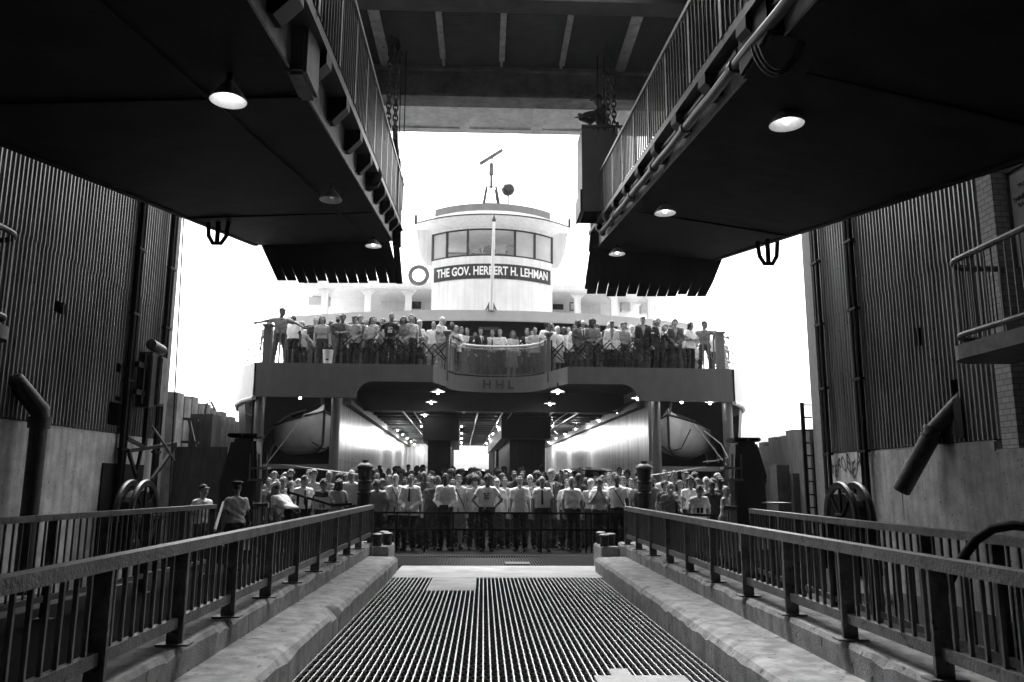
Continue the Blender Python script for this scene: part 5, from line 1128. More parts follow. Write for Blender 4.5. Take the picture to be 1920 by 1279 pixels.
def hair_mesh(style):
    if style in HAIR: return HAIR[style]
    F = Field((-.2, -.22, 1.3), (.2, .2, 1.9), .0095); c = np.array([0, .01, 1.665]); n = None
    G = np.stack(np.meshgrid(*[F.lo[i] + F.h * np.arange(F.n[i]) for i in range(3)], indexing='ij'), -1); x, y, z = G[..., 0], G[..., 1], G[..., 2]
    def cut(v): F.D = np.maximum(F.D, v.astype(np.float32))
    face = lambda zt=1.70, sl=.9: np.minimum(-(y + .035 + np.maximum(0, z - zt) * sl * 1.2 - .0 * x), zt + .02 - z)    # >0 in the face window
    wob = lambda a, f: a * (np.sin(f * x + 3 * np.sin(f * .6 * z)) * np.sin(f * y + 2) * np.sin(f * z + 1))
    if style in ('short', 'grey'): F.ell(c, (.082, .1, .1)); F.D += wob(.006, 70); cut(-(z - (1.60 + np.clip((-y) * 1.05, -.04, .12)))); cut(face(1.705))
    elif style == 'side': F.ell(c + [0, 0, .004], (.087, .106, .104)); F.D += wob(.008, 55); cut(-(z - (1.565 + np.clip((-y) * 1.1, -.05, .13)))); cut(face(1.69))
    elif style == 'mop': F.ell(c + [0, .004, .006], (.1, .114, .112)); F.D += wob(.014, 48); cut(-(z - (1.56 + np.clip((-y) * .9, -.04, .12)))); cut(face(1.685))
    elif style == 'afro': F.ell(c + [0, .012, .022], (.125, .128, .125)); F.D += wob(.014, 75); cut(-(z - (1.59 + np.clip((-y) * .9, -.03, .12)))); cut(face(1.69))
    elif style == 'bald': F.ell(c, (.081, .099, .088)); F.D += wob(.004, 70); cut(-(z - 1.585)); cut(z - 1.69 + .0 * x); cut(-(y - .0)); 
    elif style == 'long':
        F.ell(c + [0, .004, .004], (.092, .108, .106)); 
        for sx in (-1, 1): F.cap((sx * .072, .02, 1.66), (sx * .092, .05, 1.42), .036, .034, .03)
        F.cap((0, .07, 1.66), (0, .095, 1.36), .075, .06, .04, .6, (0, 1, 0)); F.D += wob(.010, 45); cut(face(1.695) - np.where(np.abs(x) > .07, .05, 0))
    elif style == 'bob':
        F.ell(c + [0, .006, .004], (.1, .112, .108))
        for sx in (-1, 1): F.cap((sx * .08, .01, 1.66), (sx * .088, .015, 1.54), .038, .036, .03)
        F.cap((0, .07, 1.66), (0, .07, 1.52), .07, .06, .04, .7, (0, 1, 0)); F.D += wob(.010, 52); cut(face(1.69) - np.where(np.abs(x) > .066, .05, 0))
    elif style in ('cap', 'whitecap'):
        F.ell(c + [0, .004, .02], (.09, .108, .098)); cut(-(z - 1.70)); F.cap((-.045, -.09, 1.705), (.045, -.09, 1.705), .012, .012, .01); F.ell((0, -.12, 1.702), (.072, .075, .011), None, .008)
        if style == 'whitecap': F.ell(c + [0, 0, .07], (.12, .13, .035), None, .02)
    elif style == 'peaked':
        F.ell(c + [0, .004, .02], (.088, .106, .08)); cut(-(z - 1.70)); F.ell(c + [0, -.005, .085], (.118, .132, .028), None, .015); F.ell((0, -.115, 1.70), (.065, .06, .012), rx(-.25), .008)
    me, V, Q = F.mesh('cap' if style in ('cap', 'peaked', 'whitecap') else 'hair', ('cap' if style in ('cap', 'peaked', 'whitecap') else 'hair',)); HAIR[style] = me; return me
def beard_mesh():
    if 'beard' in HAIR: return HAIR['beard']
    F = Field((-.12, -.16, 1.48), (.12, .06, 1.68), .0085); F.ell((0, -.034, 1.595), (.066, .07, .078)); F.cap((-.022, -.068, 1.552), (.022, -.068, 1.552), .03, .03, .03)
    G = np.stack(np.meshgrid(*[F.lo[i] + F.h * np.arange(F.n[i]) for i in range(3)], indexing='ij'), -1); x, y, z = G[..., 0], G[..., 1], G[..., 2]
    F.D = np.maximum(F.D, (z - 1.60 - np.clip((np.abs(x) - .03) * 1.6, 0, .05)).astype(np.float32)); me, V, Q = F.mesh('beard', ('hair',)); HAIR['beard'] = me; return me
HC = {'black': .03, 'dark': .05, 'brown': .1, 'fair': .28, 'blond': .5, 'grey': .4, 'white': .75}
SK = {'l': .42, 'm': .3, 'd': .1, 'b': .05}
def child(name, me, t, v, M=None):
    o = bpy.data.objects.new(name, me); COL.objects.link(o); o.parent = t; v = 1.12 * v ** 1.5; o.color = (v, v, v, 1)
    if M is not None: o.matrix_local = M
    return o
NP_ = 0; PR = random.Random(3)
def person(pos, rzdeg, sc, pose, top, bottom, hair, hc, skin, tv, bv, label, group=None, fat=False, extra=(), wide=.94):
    global NP_
    NP_ += 1; me, J = body_mesh(pose)
    t = thing('person', label, 'person', pos, R(rzdeg + (PR.uniform(-14, 14) if group else 0)), group); t.rotation_euler.x = R(PR.uniform(-1.5, 1.5)); t.rotation_euler.y = R(PR.uniform(-1.8, 1.8)); t.scale = (sc * wide, sc * wide, sc)
    child('body', me, t, SK[skin] if isinstance(skin, str) else skin)
    fk = 'fat' if fat else ''
    if top == 'suit': child('shirt', garment(pose, fk + 'shirt'), t, .75); child('jacket', garment(pose, fk + 'jacket'), t, tv)
    elif top == 'blazer': child('shirt', garment(pose, fk + 'tee'), t, .05); child('jacket', garment(pose, fk + 'jacket'), t, tv)
    elif top != 'none': g = garment(pose, fk + top); child(g.name.split('.')[0], g, t, tv)
    if bottom != 'none': g = garment(pose, (fk if bottom == 'trousers' else '') + bottom); child(g.name.split('.')[0], g, t, bv)
    Mh = Matrix.Identity(4); nb = np.array([0, .015, 1.46]); A3 = J['Rh']; tr = J['T'](nb) - A3 @ nb
    for i in range(3):
        for j in range(3): Mh[i][j] = A3[i, j]
        Mh[i][3] = tr[i]
    if hair != 'none':
        hm = hair_mesh(hair); child(hm.name.split('.')[0], hm, t, HC.get(hc, .05) if isinstance(hc, str) else hc, Mh)
    if hair in ('cap', 'peaked', 'whitecap'): child('hair', hair_mesh('bald'), t, .06, Mh)
    T = J['T']; up = J['Rl'] @ np.array([0, 0, 1.])
    for x in extra:
        m = None
        if x == 'beard': child('beard', beard_mesh(), t, HC.get(hc, .05) if isinstance(hc, str) else .05, Mh); continue
        if x == 'greybeard': child('beard', beard_mesh(), t, .45, Mh); continue
        m = MB(); mm = 'tie'; nm = x
        yb = -.118 - (.02 if fat else 0)
        if x == 'tie':
            q = [(-.016, yb - .003, 1.425), (.016, yb - .003, 1.425), (.03, yb - .016, 1.12), (0, yb - .014, 1.07), (-.03, yb - .016, 1.12)]; q = [T(v) for v in q]; off = J['f'] * .01; m.add([v + off for v in q] + list(q), [(0, 1, 2, 3, 4), (9, 8, 7, 6, 5)] + [(i, (i + 1) % 5, 5 + (i + 1) % 5, 5 + i) for i in range(5)])
        elif x == 'belt':
            n_ = 20; A = [(.19 * math.cos(2 * math.pi * i / n_), .155 * math.sin(2 * math.pi * i / n_) + .005, .985) for i in range(n_)]; B = [(a, b, 1.02) for a, b, _ in A]; m.strip(A, B, True)
        elif x == 'print':
            q = T((0, -.129 - (.025 if fat else 0), 1.27)); mm = 'ink' if tv > .3 else 'letter'
            for (dx, dz, w_, h_) in ((-.05, .045, .05, .03), (.04, .05, .06, .025), (0, .01, .13, .02), (-.02, -.02, .09, .015), (.0, -.055, .13, .03)):
                m.box(q + np.array([dx, -.004 + abs(dx) * .12, dz]), (w_, .012, h_))
        elif x == 'badge':
            q = T((0, -.125, 1.22)); mm = 'letter'
            for (dx, dz, w_, h_) in ((0, .075, .14, .02), (0, -.075, .14, .03), (-.065, 0, .012, .13), (.065, 0, .012, .13), (-.02, .03, .06, .03), (.02, -.02, .07, .035), (-.03, -.03, .03, .03)): m.box(q + np.array([dx, -.004 + abs(dx) * .14, dz]), (w_, .012, h_))
        elif x == 'glasses':
            mm = 'ink'
            for sx in (-1, 1):
                pts = [J['H']((sx * .033 + .022 * math.cos(a), -.098, 1.652 + .018 * math.sin(a))) for a in np.linspace(0, 2 * math.pi, 9)]; m.tube(pts, .0035, 4, False)
            m.tube([J['H']((-.012, -.1, 1.656)), J['H']((.012, -.1, 1.656))], .003, 4)
        elif x == 'paper': mm = 'paper'; q = T((.0, -.21, 1.03)); m.box(q, (.12, .012, .17), Matrix.Rotation(.6, 3, 'Y')); nm = 'folded_paper'
        elif x == 'newspaper': mm = 'paper'; q = T((.0, -.36, 1.18)); m.add([q + np.array(v) for v in ((-.22, -.02, -.13), (0, .07, -.16), (.22, -.02, -.13), (.2, -.1, .16), (0, -.02, .13), (-.2, -.1, .16))], [(0, 1, 4, 5), (1, 2, 3, 4)])
        elif x == 'dark_case': q = T((.0, -.2, .9)); m.box(q, (.22, .06, .26)); nm = 'briefcase'
        elif x == 'strap': mm = 'ink'; m.tube([T((-.1, -.02, 1.46)), T((-.05, -.115, 1.38)), T((.06, -.13, 1.2)), T((.15, -.1, 1.02))], .012, 6); nm = 'bag_strap'
        elif x == 'camera': mm = 'ink'; q = T((.0, -.16, 1.24)); m.box(q, (.13, .06, .09)); m.tube([T((0, -.17, 1.24)), T((0, -.25, 1.24))], .032, 10)
        elif x == 'bag': mm = 'tie'; q = T((.26, -.02, .8)); m.box(q, (.1, .3, .26)); m.tube([T((.26, -.1, .93)), T((.27, -.03, 1.1)), T((.26, .08, .93))], .012, 6); nm = 'handbag'
        elif x == 'cup': mm = 'paper'; q = J['wrr'] + J['hdr'] * .09; m.tube([q - np.array([0, 0, .04]), q + np.array([0, 0, .07])], [.028, .036], 12)
        elif x == 'headband': mm = 'ink'; n_ = 18; A = [J['H']((.08 * math.cos(a), .005 + .099 * math.sin(a), 1.70)) for a in np.linspace(0, 2 * math.pi, n_)]; B = [J['H']((.081 * math.cos(a), .005 + .1 * math.sin(a), 1.722)) for a in np.linspace(0, 2 * math.pi, n_)]; m.strip(A, B)
        m.build(nm, mm, t, local=True, smooth=x in ('strap', 'cup'))
    return t
def topz(pose, hair):   # local height of the head top
    J = rig(pose); return J['H']((0, .01, 1.765 if hair not in ('afro', 'peaked', 'mop') else 1.785))[2], J['H']((0, .0, 1.7))
def put(px, py, zf, d=None, sc=None, pose='stand', rz=0, hair='short', **k):
    tz, hc = topz(pose, hair); v = ray(px, py); sl = v[2] / v[1]
    if d is None: d = (zf + tz * sc - 1.57) / sl
    p = P(px, py, d); sc = (p.z - zf) / tz if sc is None or abs(sl) < .08 else sc
    o = rz_(R(rz)) @ np.array(hc) * sc
    return Vector((p.x - o[0], d - o[1], zf)), sc
def crowd(rows, zf, group=None, d0=None, sc0=None):
    for r_ in rows:
        px, py, d, pose, rz, top, bottom, hair, hc, skin, tv, bv, extra, label = r_
        fat = 'fat' in extra; extra = [e for e in extra if e != 'fat']
        if zf > 3: pos, sc = put(px, py, zf, None, d, pose, rz, hair)
        else: pos, sc = put(px, py, zf, d, None, pose, rz, hair)
        sc = max(.6, min(1.1, sc))
        person(pos, rz, sc, pose, top, bottom, hair, hc, skin, tv, bv, label, group, fat, extra)
# ------------------------------------------------------------------ who stands where
T_ = 'trousers'
UP = [  # upper deck: px, head-top py, scale, pose, turn, top, bottom, hair, hair tone, skin, shirt tone, trouser tone, extras, label
 (531, 578, 1.05, 'spread', 20, 'shirt', T_, 'cap', 'dark', .2, .3, .1, [], 'man in a cap spreading both arms at the left end of the upper deck'),
 (508, 601, 1.0, 'stand', 10, 'tee', T_, 'side', 'dark', 'm', .6, .3, [], 'man in a pale shirt half hidden behind the left arm-spreading capped man'),
 (553, 591, 1.04, 'stand', 5, 'tee', T_, 'short', 'black', 'd', .7, .04, ['fat'], 'heavy dark-skinned man in white T-shirt right of the left arm-spreading man'),
 (567, 603, .95, 'stand', 0, 'open', T_, 'bob', 'fair', 'l', .6, .1, ['glasses'], 'fair-haired woman in glasses behind the heavy man in white, upper deck left'),
 (591, 595, 1.03, 'clasp', 0, 'shirt', T_, 'short', 'brown', 'l', .08, .22, [], 'man in a dark polo shirt and pale jeans left of the white bucket'),
 (601, 599, 1.03, 'shade', 0, 'tee', T_, 'side', 'fair', 'l', .5, .2, [], 'person shading their eyes behind the man in the dark polo shirt, upper deck'),
 (616, 612, .95, 'stand', 0, 'tee', T_, 'short', 'brown', 'l', .6, .1, ['glasses'], 'short man in glasses standing directly behind the white bucket'),
 (634, 590, 1.02, 'easy', 28, 'tee', T_, 'short', 'dark', 'l', .14, .2, ['beard'], 'bearded man with chin up right of the white bucket'),
 (673, 590, 1.03, 'turn', -4, 'tee', T_, 'mop', 'brown', 'l', .22, .3, [], 'mop-haired man in a grey T-shirt looking right, upper deck'),
 (685, 599, 1.0, 'stand', 0, 'shirt', T_, 'short', 'black', 'm', .35, .1, [], 'smiling dark-haired man peering over the shoulder of the grey T-shirt man'),
 (703, 594, 1.0, 'stand', 4, 'shirt', T_, 'short', 'brown', 'l', .1, .3, [], 'man in a dark shirt with pale yoke, left of the man with hands on hips'),
 (732, 587, 1.03, 'hips', 0, 'tee', T_, 'short', 'black', 'm', .025, .05, ['badge'], 'man in a black T-shirt with white emblem, hands on hips, upper deck'),
 (747, 604, .97, 'stand', -10, 'open', T_, 'bob', 'dark', 'm', .4, .2, [], 'dark-haired woman just behind the right elbow of the emblem T-shirt man'),
 (760, 604, .97, 'stand', 0, 'tee', T_, 'short', 'dark', 'l', .5, .1, [], 'dark head between the emblem T-shirt man and the tall man in striped shirt'),
 (771, 590, 1.03, 'stand', 12, 'shirt', T_, 'side', 'dark', 'l', .5, .07, ['belt'], 'tall man in a pale rumpled shirt with dark belt, upper deck, left of the blonde'),
 (787, 600, .98, 'cross', 30, 'tee', 'skirt', 'bob', 'blond', 'l', .65, .03, [], 'fair woman with folded arms in a white top and black skirt, upper deck'),
 (812, 603, 1.0, 'stand', 0, 'tee', T_, 'short', 'dark', 'm', .65, .4, [], 'man in white behind the long-haired blonde on the upper deck'),
 (828, 594, 1.02, 'turn', 40, 'open', T_, 'long', 'blond', 'l', .6, .45, [], 'long-haired blonde woman beside the left pulpit post'),
 (846, 603, 1.02, 'drink', 20, 'tee', T_, 'short', 'dark', 'd', .5, .1, [], 'man raising a hand to his mouth just right of the left pulpit post'),
 (853, 611, .95, 'rail', 0, 'open', T_, 'bob', 'fair', 'l', .7, .1, [], 'woman shading her face low behind the left end of the netting'),
 (864, 612, 1.0, 'stand', 0, 'tee', T_, 'mop', 'dark', 'm', .5, .1, [], 'dark mop-haired passenger second in from the left pulpit post'),
 (878, 615, 1.0, 'rail', 0, 'suit', T_, 'side', 'brown', 'l', .06, .05, ['tie'], 'man in a dark suit leaning on the left half of the pulpit rail'),
 (893, 623, .96, 'stand', 0, 'tee', T_, 'short', 'dark', 'l', .5, .1, [], 'small dark-haired face between the two dark suits at the pulpit rail'),
 (903, 613, 1.04, 'easy', 20, 'suit', T_, 'mop', 'black', 'l', .05, .05, ['tie'], 'tall man in a black suit and pale tie behind the pulpit rail'),
 (922, 617, 1.03, 'rail', 5, 'shirt', T_, 'short', 'brown', 'l', .75, .04, ['tie'], 'man in a white shirt and dark tie at the centre of the pulpit rail'),
 (940, 617, 1.03, 'stand', -8, 'shirt', T_, 'side', 'grey', 'l', .75, .05, [], 'grey-haired man in an open white shirt right of centre at the pulpit'),
 (960, 620, 1.01, 'rail', 14, 'long', 'skirt', 'bob', 'fair', 'l', .72, .35, [], 'woman in white leaning her arms on the pulpit rail'),
 (967, 631, .93, 'stand', 0, 'tee', T_, 'short', 'brown', 'l', .6, .1, [], 'small face low behind the woman leaning on the pulpit rail'),
 (988, 615, 1.03, 'rail', -10, 'suit', T_, 'side', 'brown', 'l', .05, .04, [], 'man in a dark jacket leaning on the right half of the pulpit rail'),
 (998, 619, 1.0, 'stand', 0, 'tee', T_, 'short', 'brown', 'l', .55, .1, [], 'face just behind the dark-jacketed man at the right of the pulpit'),
 (1006, 613, 1.02, 'stand', 0, 'open', T_, 'short', 'black', 'm', .4, .1, [], 'man in a patterned shirt near the right end of the netting'),
 (1025, 602, 1.03, 'turn', 0, 'shirt', T_, 'mop', 'black', 'm', .72, .2, [], 'black-haired man in white left of the right pulpit post, looking away'),
 (1035, 606, 1.0, 'turn', 20, 'open', T_, 'long', 'brown', 'l', .65, .3, [], 'long brown-haired woman behind the right pulpit post'),
 (1045, 612, .97, 'turn', 10, 'tee', 'skirt', 'side', 'white', 'l', .7, .5, [], 'white-haired person in a pale dress right of the right pulpit post'),
 (1054, 613, .97, 'easy', 0, 'tee', T_, 'mop', 'black', 'd', .5, .1, [], 'dark-haired passenger bowing behind the person in a pale dress, upper deck'),
 (1065, 613, .98, 'stand', 0, 'tee', T_, 'short', 'brown', 'l', .6, .1, [], 'brown-haired face left of the woman in a white blazer'),
 (1077, 607, .99, 'stand', 6, 'blazer', T_, 'bob', 'dark', 'l', .75, .1, [], 'woman in an open white blazer over a dark top, upper deck right'),
 (1096, 600, 1.03, 'stand', -6, 'suit', T_, 'bald', 'white', 'l', .2, .15, ['tie'], 'bald pale-headed man in a grey suit, upper deck, behind the photographer'),
 (1107, 608, .97, 'read', 0, 'long', T_, 'side', 'dark', 'm', .03, .03, ['camera'], 'person in black holding a camera, upper deck right'),
 (1120, 607, .98, 'easy', 0, 'open', 'skirt', 'bob', 'brown', 'l', .4, .15, [], 'woman in a patterned skirt right of the photographer in black'),
 (1141, 605, 1.0, 'stand', 0, 'suit', T_, 'grey', 'white', 'l', .12, .1, ['tie', 'fat'], 'white-haired heavy man in a dark three-piece suit, upper deck right'),
 (1148, 615, .96, 'stand', 0, 'tee', T_, 'bob', 'fair', 'l', .6, .1, [], 'fair head just behind the white-haired man in a dark suit'),
 (1162, 611, .97, 'stand', 0, 'tee', T_, 'bob', 'fair', 'l', .5, .1, [], 'pale face left of the man with folded arms, upper deck right'),
 (1171, 602, 1.01, 'cross', 0, 'shirt', T_, 'mop', 'brown', 'm', .65, .05, ['camera'], 'man with folded arms and a camera on his chest, upper deck right'),
 (1186, 610, .99, 'stand', 0, 'long', T_, 'bob', 'white', 'l', .7, .1, [], 'pale woman between the folded-arms man and the tall man in a leather jacket'),
 (1205, 593, 1.07, 'stand', 0, 'jacket', T_, 'cap', 'grey', 'l', .04, .1, [], 'tall man in a cap and dark leather jacket, upper deck right'),
 (1233, 596, 1.04, 'drink', 30, 'suit', T_, 'side', 'brown', 'l', .05, .04, ['cup'], 'man in a dark jacket holding a paper cup, upper deck right'),
 (1246, 607, .98, 'stand', 0, 'open', T_, 'mop', 'dark', 'l', .4, .1, [], 'dark-haired face between the cup holder and the grey-suited man'),
 (1264, 597, 1.03, 'clasp', 0, 'jacket', T_, 'mop', 'dark', 'l', .12, .08, [], 'man in a dark grey suit left of the small child, upper deck right'),
 (1278, 614, .96, 'stand', 0, 'tee', T_, 'bob', 'fair', 'l', .5, .1, [], 'face behind the left shoulder of the dark grey suit, upper deck right'),
 (1291, 622, .94, 'clasp', 20, 'tee', T_, 'afro', 'black', 'd', .12, .08, [], 'woman with a round afro beside the small child on the upper deck'),
 (1305, 641, .74, 'clasp', 0, 'tee', 'skirt', 'bob', 'fair', 'l', .6, .3, [], 'small child in a patterned dress in front of the right capped man'),
 (1322, 602, 1.04, 'spread', -24, 'shirt', T_, 'cap', 'dark', .25, .25, .1, [], 'man in a cap spreading both arms at the right end of the upper deck'),
 (1340, 619, 1.0, 'stand', -20, 'tee', T_, 'mop', 'dark', 'm', .7, .06, [], 'man in a white T-shirt behind the right arm-spreading man'),
 (1353, 633, .93, 'stand', -20, 'tee', 'skirt', 'bob', 'brown', 'm', .45, .5, [], 'short woman in a pale skirt at the far right rail post of the upper deck'),
]
FR = [  # lower deck front: px, py, depth ...
 (739, 889, 19.9, 'easy', 10, 'suit', T_, 'grey', 'grey', 'l', .5, .05, ['strap'], 'grey-haired man in an open pale jacket at the left of the front row'),
 (768, 889, 19.6, 'clasp', 0, 'suit', T_, 'short', 'black', 'l', .72, .05, ['tie', 'paper'], 'man in a white suit jacket holding folded paper in the front row'),
 (797, 883, 20.5, 'stand', -10, 'jacket', T_, 'bald', 'black', 'd', .12, .05, ['glasses'], 'dark balding man in a dark jacket behind the white suit'),
 (808, 893, 20.0, 'easy', 0, 'tee', T_, 'mop', 'black', 'm', .08, .07, [], 'dark-haired woman in a dark top between white suit and white long-sleeved shirt'),
 (836, 887, 19.7, 'clasp', 0, 'long', T_, 'short', 'black', 'd', .68, .03, ['dark_case'], 'dark-skinned man in a white long-sleeved shirt with hands clasped over a case'),
 (857, 890, 20.1, 'stand', 6, 'open', 'skirt', 'side', 'dark', 'l', .45, .2, ['strap'], 'woman in a pale blouse and grey skirt with a shoulder strap'),
 (889, 892, 20.0, 'easy', 20, 'open', T_, 'afro', 'black', 'm', .4, .06, ['bag'], 'curly black-haired woman with a bag left of the man in the printed T-shirt'),
 (916, 888, 19.4, 'hips', -14, 'tee', T_, 'mop', 'dark', 'm', .75, .04, ['print', 'fat'], 'big man in a white printed T-shirt at the middle of the front row'),
 (935, 896, 20.2, 'stand', -20, 'open', T_, 'bald', 'brown', 'l', .5, .08, [], 'balding man in a loose pale shirt just right of the printed T-shirt'),
 (945, 894, 20.6, 'stand', 0, 'shirt', T_, 'short', 'black', 'l', .45, .05, [], 'dark-haired man half hidden behind the balding man, centre of the lower deck'),
 (976, 892, 19.6, 'stand', -8, 'open', T_, 'short', 'brown', 'l', .6, .03, [], 'young man in an open-necked loose short-sleeved shirt, front row centre'),
 (993, 890, 20.3, 'stand', 0, 'suit', T_, 'grey', 'white', 'l', .2, .05, ['tie', 'glasses'], 'white-haired bespectacled man in a suit behind the young man in loose shirt'),
 (1020, 892, 19.4, 'stand', 0, 'shirt', T_, 'bald', 'white', 'm', .68, .12, ['tie', 'belt', 'fat'], 'older balding man in a white shirt and long dark tie, front row'),
 (1030, 878, 20.4, 'stand', 14, 'suit', T_, 'mop', 'grey', 'l', .14, .1, ['tie'], 'tall grey-haired man in a grey suit behind the man with the long tie'),
 (1062, 898, 20.1, 'stand', 0, 'shirt', T_, 'short', 'brown', 'l', .5, .05, [], 'man half hidden behind the older man with bunched white shirt'),
 (1074, 894, 19.5, 'easy', 20, 'shirt', T_, 'grey', 'grey', 'm', .72, .03, ['fat'], 'older heavy man in a bunched white short-sleeved shirt, front row right of centre'),
 (1084, 887, 20.6, 'turn', 150, 'shirt', T_, 'short', 'black', 'd', .05, .04, ['strap'], 'dark man with his back turned behind the older heavy man'),
 (1107, 897, 20.3, 'stand', 0, 'tee', T_, 'mop', 'blond', 'l', .4, .1, [], 'blond mop of hair behind the man with hands at his face'),
 (1121, 896, 19.5, 'face', 0, 'shirt', T_, 'mop', 'brown', 'l', .6, .08, [], 'man holding both hands up to his face in the front row'),
 (1130, 891, 20.0, 'cross', 10, 'shirt', T_, 'short', 'dark', 'l', .65, .06, [], 'man with folded arms in white behind the man with hands at his face'),
 (1139, 885, 20.7, 'stand', 0, 'shirt', T_, 'short', 'dark', 'l', .5, .06, [], 'tall dark-haired man, left of a matching pair behind the front row right'),
 (1148, 885, 20.8, 'stand', 0, 'shirt', T_, 'mop', 'dark', 'l', .45, .06, ['glasses'], 'tall man in glasses, right of a matching pair behind the front row right'),
 (1160, 890, 19.7, 'stand', -14, 'shirt', T_, 'short', 'black', 'd', .68, .03, ['strap'], 'dark-skinned man in a white shirt with a diagonal strap, right end of the front row'),
 (1172, 893, 20.1, 'stand', 0, 'shirt', T_, 'side', 'brown', 'l', .55, .05, [], 'man peering over the shoulder of the man with the diagonal strap'),
 (1183, 897, 20.4, 'stand', 0, 'open', T_, 'side', 'brown', 'l', .25, .1, [], 'thin-faced woman just left of the right mooring post'),
 (1197, 898, 20.2, 'stand', 0, 'coat', T_, 'short', 'brown', 'm', .16, .08, [], 'person in a grey coat half hidden by the right mooring post'),
 (1222, 892, 20.0, 'stand', 10, 'open', T_, 'long', 'dark', 'l', .3, .1, [], 'woman peeking out right of the right mooring post'),
 # left cluster
 (510, 884, 20.6, 'stand', 14, 'open', T_, 'bob', 'brown', 'l', .4, .1, [], 'brown-haired woman at the far left back of the left cluster, under the lifeboat'),
 (505, 895, 20.0, 'stand', 20, 'tee', T_, 'mop', 'fair', 'l', .35, .1, [], 'fair-haired passenger at the left edge, above the bending deckhand'),
 (520, 898, 19.7, 'stand', 10, 'tee', T_, 'mop', 'dark', 'l', .2, .1, [], 'dark mop-haired head just above the white cap of the deckhand'),
 (533, 893, 19.3, 'stand', 20, 'open', T_, 'mop', 'fair', 'l', .45, .1, ['glasses'], 'curly fair-haired woman in sunglasses in the left cluster'),
 (548, 879, 20.8, 'stand', 0, 'shirt', T_, 'mop', 'black', 'l', .2, .08, ['beard'], 'tall shaggy dark-haired man at the back of the left cluster'),
 (537, 886, 21.0, 'stand', 0, 'tee', T_, 'bob', 'fair', 'l', .5, .1, [], 'pale face left of the tall shaggy-haired man'),
 (548, 902, 19.2, 'stand', 14, 'open', T_, 'long', 'fair', 'l', .6, .2, [], 'girl with fair hair left of the man in a dark tie'),
 (561, 897, 19.7, 'stand', 0, 'tee', T_, 'mop', 'fair', 'l', .3, .1, [], 'mop-haired boy behind the left shoulder of the man in a dark tie'),
 (573, 891, 18.9, 'turn', 20, 'shirt', T_, 'short', 'brown', 'l', .74, .06, ['tie', 'fat'], 'man in a bright white shirt and dark tie in the left cluster'),
 (578, 880, 20.8, 'stand', 0, 'tee', T_, 'short', 'dark', 'l', .3, .1, [], 'distant face above the man in the white shirt and dark tie'),
 (589, 879, 20.0, 'stand', 6, 'tee', T_, 'mop', 'brown', 'l', .45, .08, ['headband'], 'brown-haired man with a headband in the left cluster'),
 (606, 898, 18.9, 'read', 14, 'shirt', T_, 'mop', 'black', 'm', .04, .04, ['newspaper'], 'dark-haired man in a dark shirt reading a newspaper'),
 (618, 884, 20.2, 'stand', 10, 'tee', T_, 'side', 'fair', 'm', .3, .1, [], 'smiling fair man left of the left inner column'),
 (635, 899, 18.9, 'read', 24, 'open', T_, 'long', 'black', 'd', .3, .1, [], 'long black-haired woman looking down, right of the newspaper reader'),
 (640, 888, 19.8, 'stand', 0, 'tee', T_, 'afro', 'black', 'd', .2, .08, [], 'dark curly-haired person in front of the left inner column'),
 (657, 880, 19.4, 'leanr', 14, 'shirt', T_, 'bald', 'grey', 'l', .6, .1, [], 'balding man in a pale shirt left of the left mooring post'),
 (702, 899, 19.6, 'stoop', -10, 'open', T_, 'mop', 'dark', 'm', .4, .05, [], 'man in a loose pale shirt stooping just right of the left mooring post'),
 (716, 897, 20.3, 'stand', 0, 'tee', T_, 'mop', 'black', 'd', .15, .05, [], 'shadowed curly-haired woman behind the stooping man'),
 # right cluster
 (1250, 880, 20.4, 'stand', 0, 'open', T_, 'short', 'dark', 'l', .5, .08, [], 'dark-haired young man immediately right of the right inner column'),
 (1268, 883, 20.0, 'stand', 0, 'open', T_, 'side', 'dark', 'l', .4, .1, [], 'long-faced dark-haired man second right of the right inner column'),
 (1245, 900, 19.4, 'stand', 30, 'tee', T_, 'mop', 'dark', 'l', .12, .08, [], 'dark-shirted person leaning behind the old man in a striped shirt'),
 (1255, 905, 18.2, 'chin', 0, 'shirt', T_, 'grey', 'grey', 'l', .3, .06, ['greybeard'], 'old grey-bearded man with his hand to his mouth, striped shirt'),
 (1273, 901, 19.3, 'stand', 0, 'tee', T_, 'bob', 'dark', 'l', .3, .1, [], 'small dark-haired face right of the old bearded man'),
 (1291, 892, 18.8, 'leanr', 10, 'tee', T_, 'mop', 'black', 'm', .72, .06, ['fat'], 'big black-haired man in a white T-shirt looking down, right cluster'),
 (1283, 880, 20.6, 'stand', 0, 'tee', T_, 'cap', 'dark', 'm', .2, .1, [], 'man in a dark cap at the back of the right cluster'),
 (1310, 897, 19.6, 'stand', 0, 'tee', T_, 'bob', 'brown', 'l', .4, .1, [], 'brown-haired woman behind the stooping woman in a white blouse'),
 (1305, 884, 20.6, 'stand', 0, 'tee', T_, 'mop', 'black', 'd', .2, .1, [], 'black-haired head at the back middle of the right cluster'),
 (1321, 894, 19.9, 'stand', 0, 'tee', T_, 'grey', 'white', 'l', .5, .1, [], 'white-haired head above the stooping woman in a white blouse'),
 (1319, 911, 17.9, 'stoop', 6, 'open', 'skirt', 'mop', 'brown', 'l', .66, .3, [], 'stooping curly-haired woman in a white blouse at the right swing gate'),
 (1335, 902, 18.9, 'stand', -10, 'shirt', T_, 'side', 'black', 'd', .06, .05, [], 'dark man in a dark shirt between the stooping woman and the bald man'),
 (1337, 896, 19.8, 'stand', 0, 'tee', T_, 'mop', 'brown', 'l', .3, .1, ['headband'], 'brown-haired head behind the dark man in a dark shirt'),
 (1350, 893, 19.2, 'stand', 0, 'tee', T_, 'cap', 'black', 'd', .3, .1, ['beard'], 'bearded dark-skinned man in a cap near the right fender'),
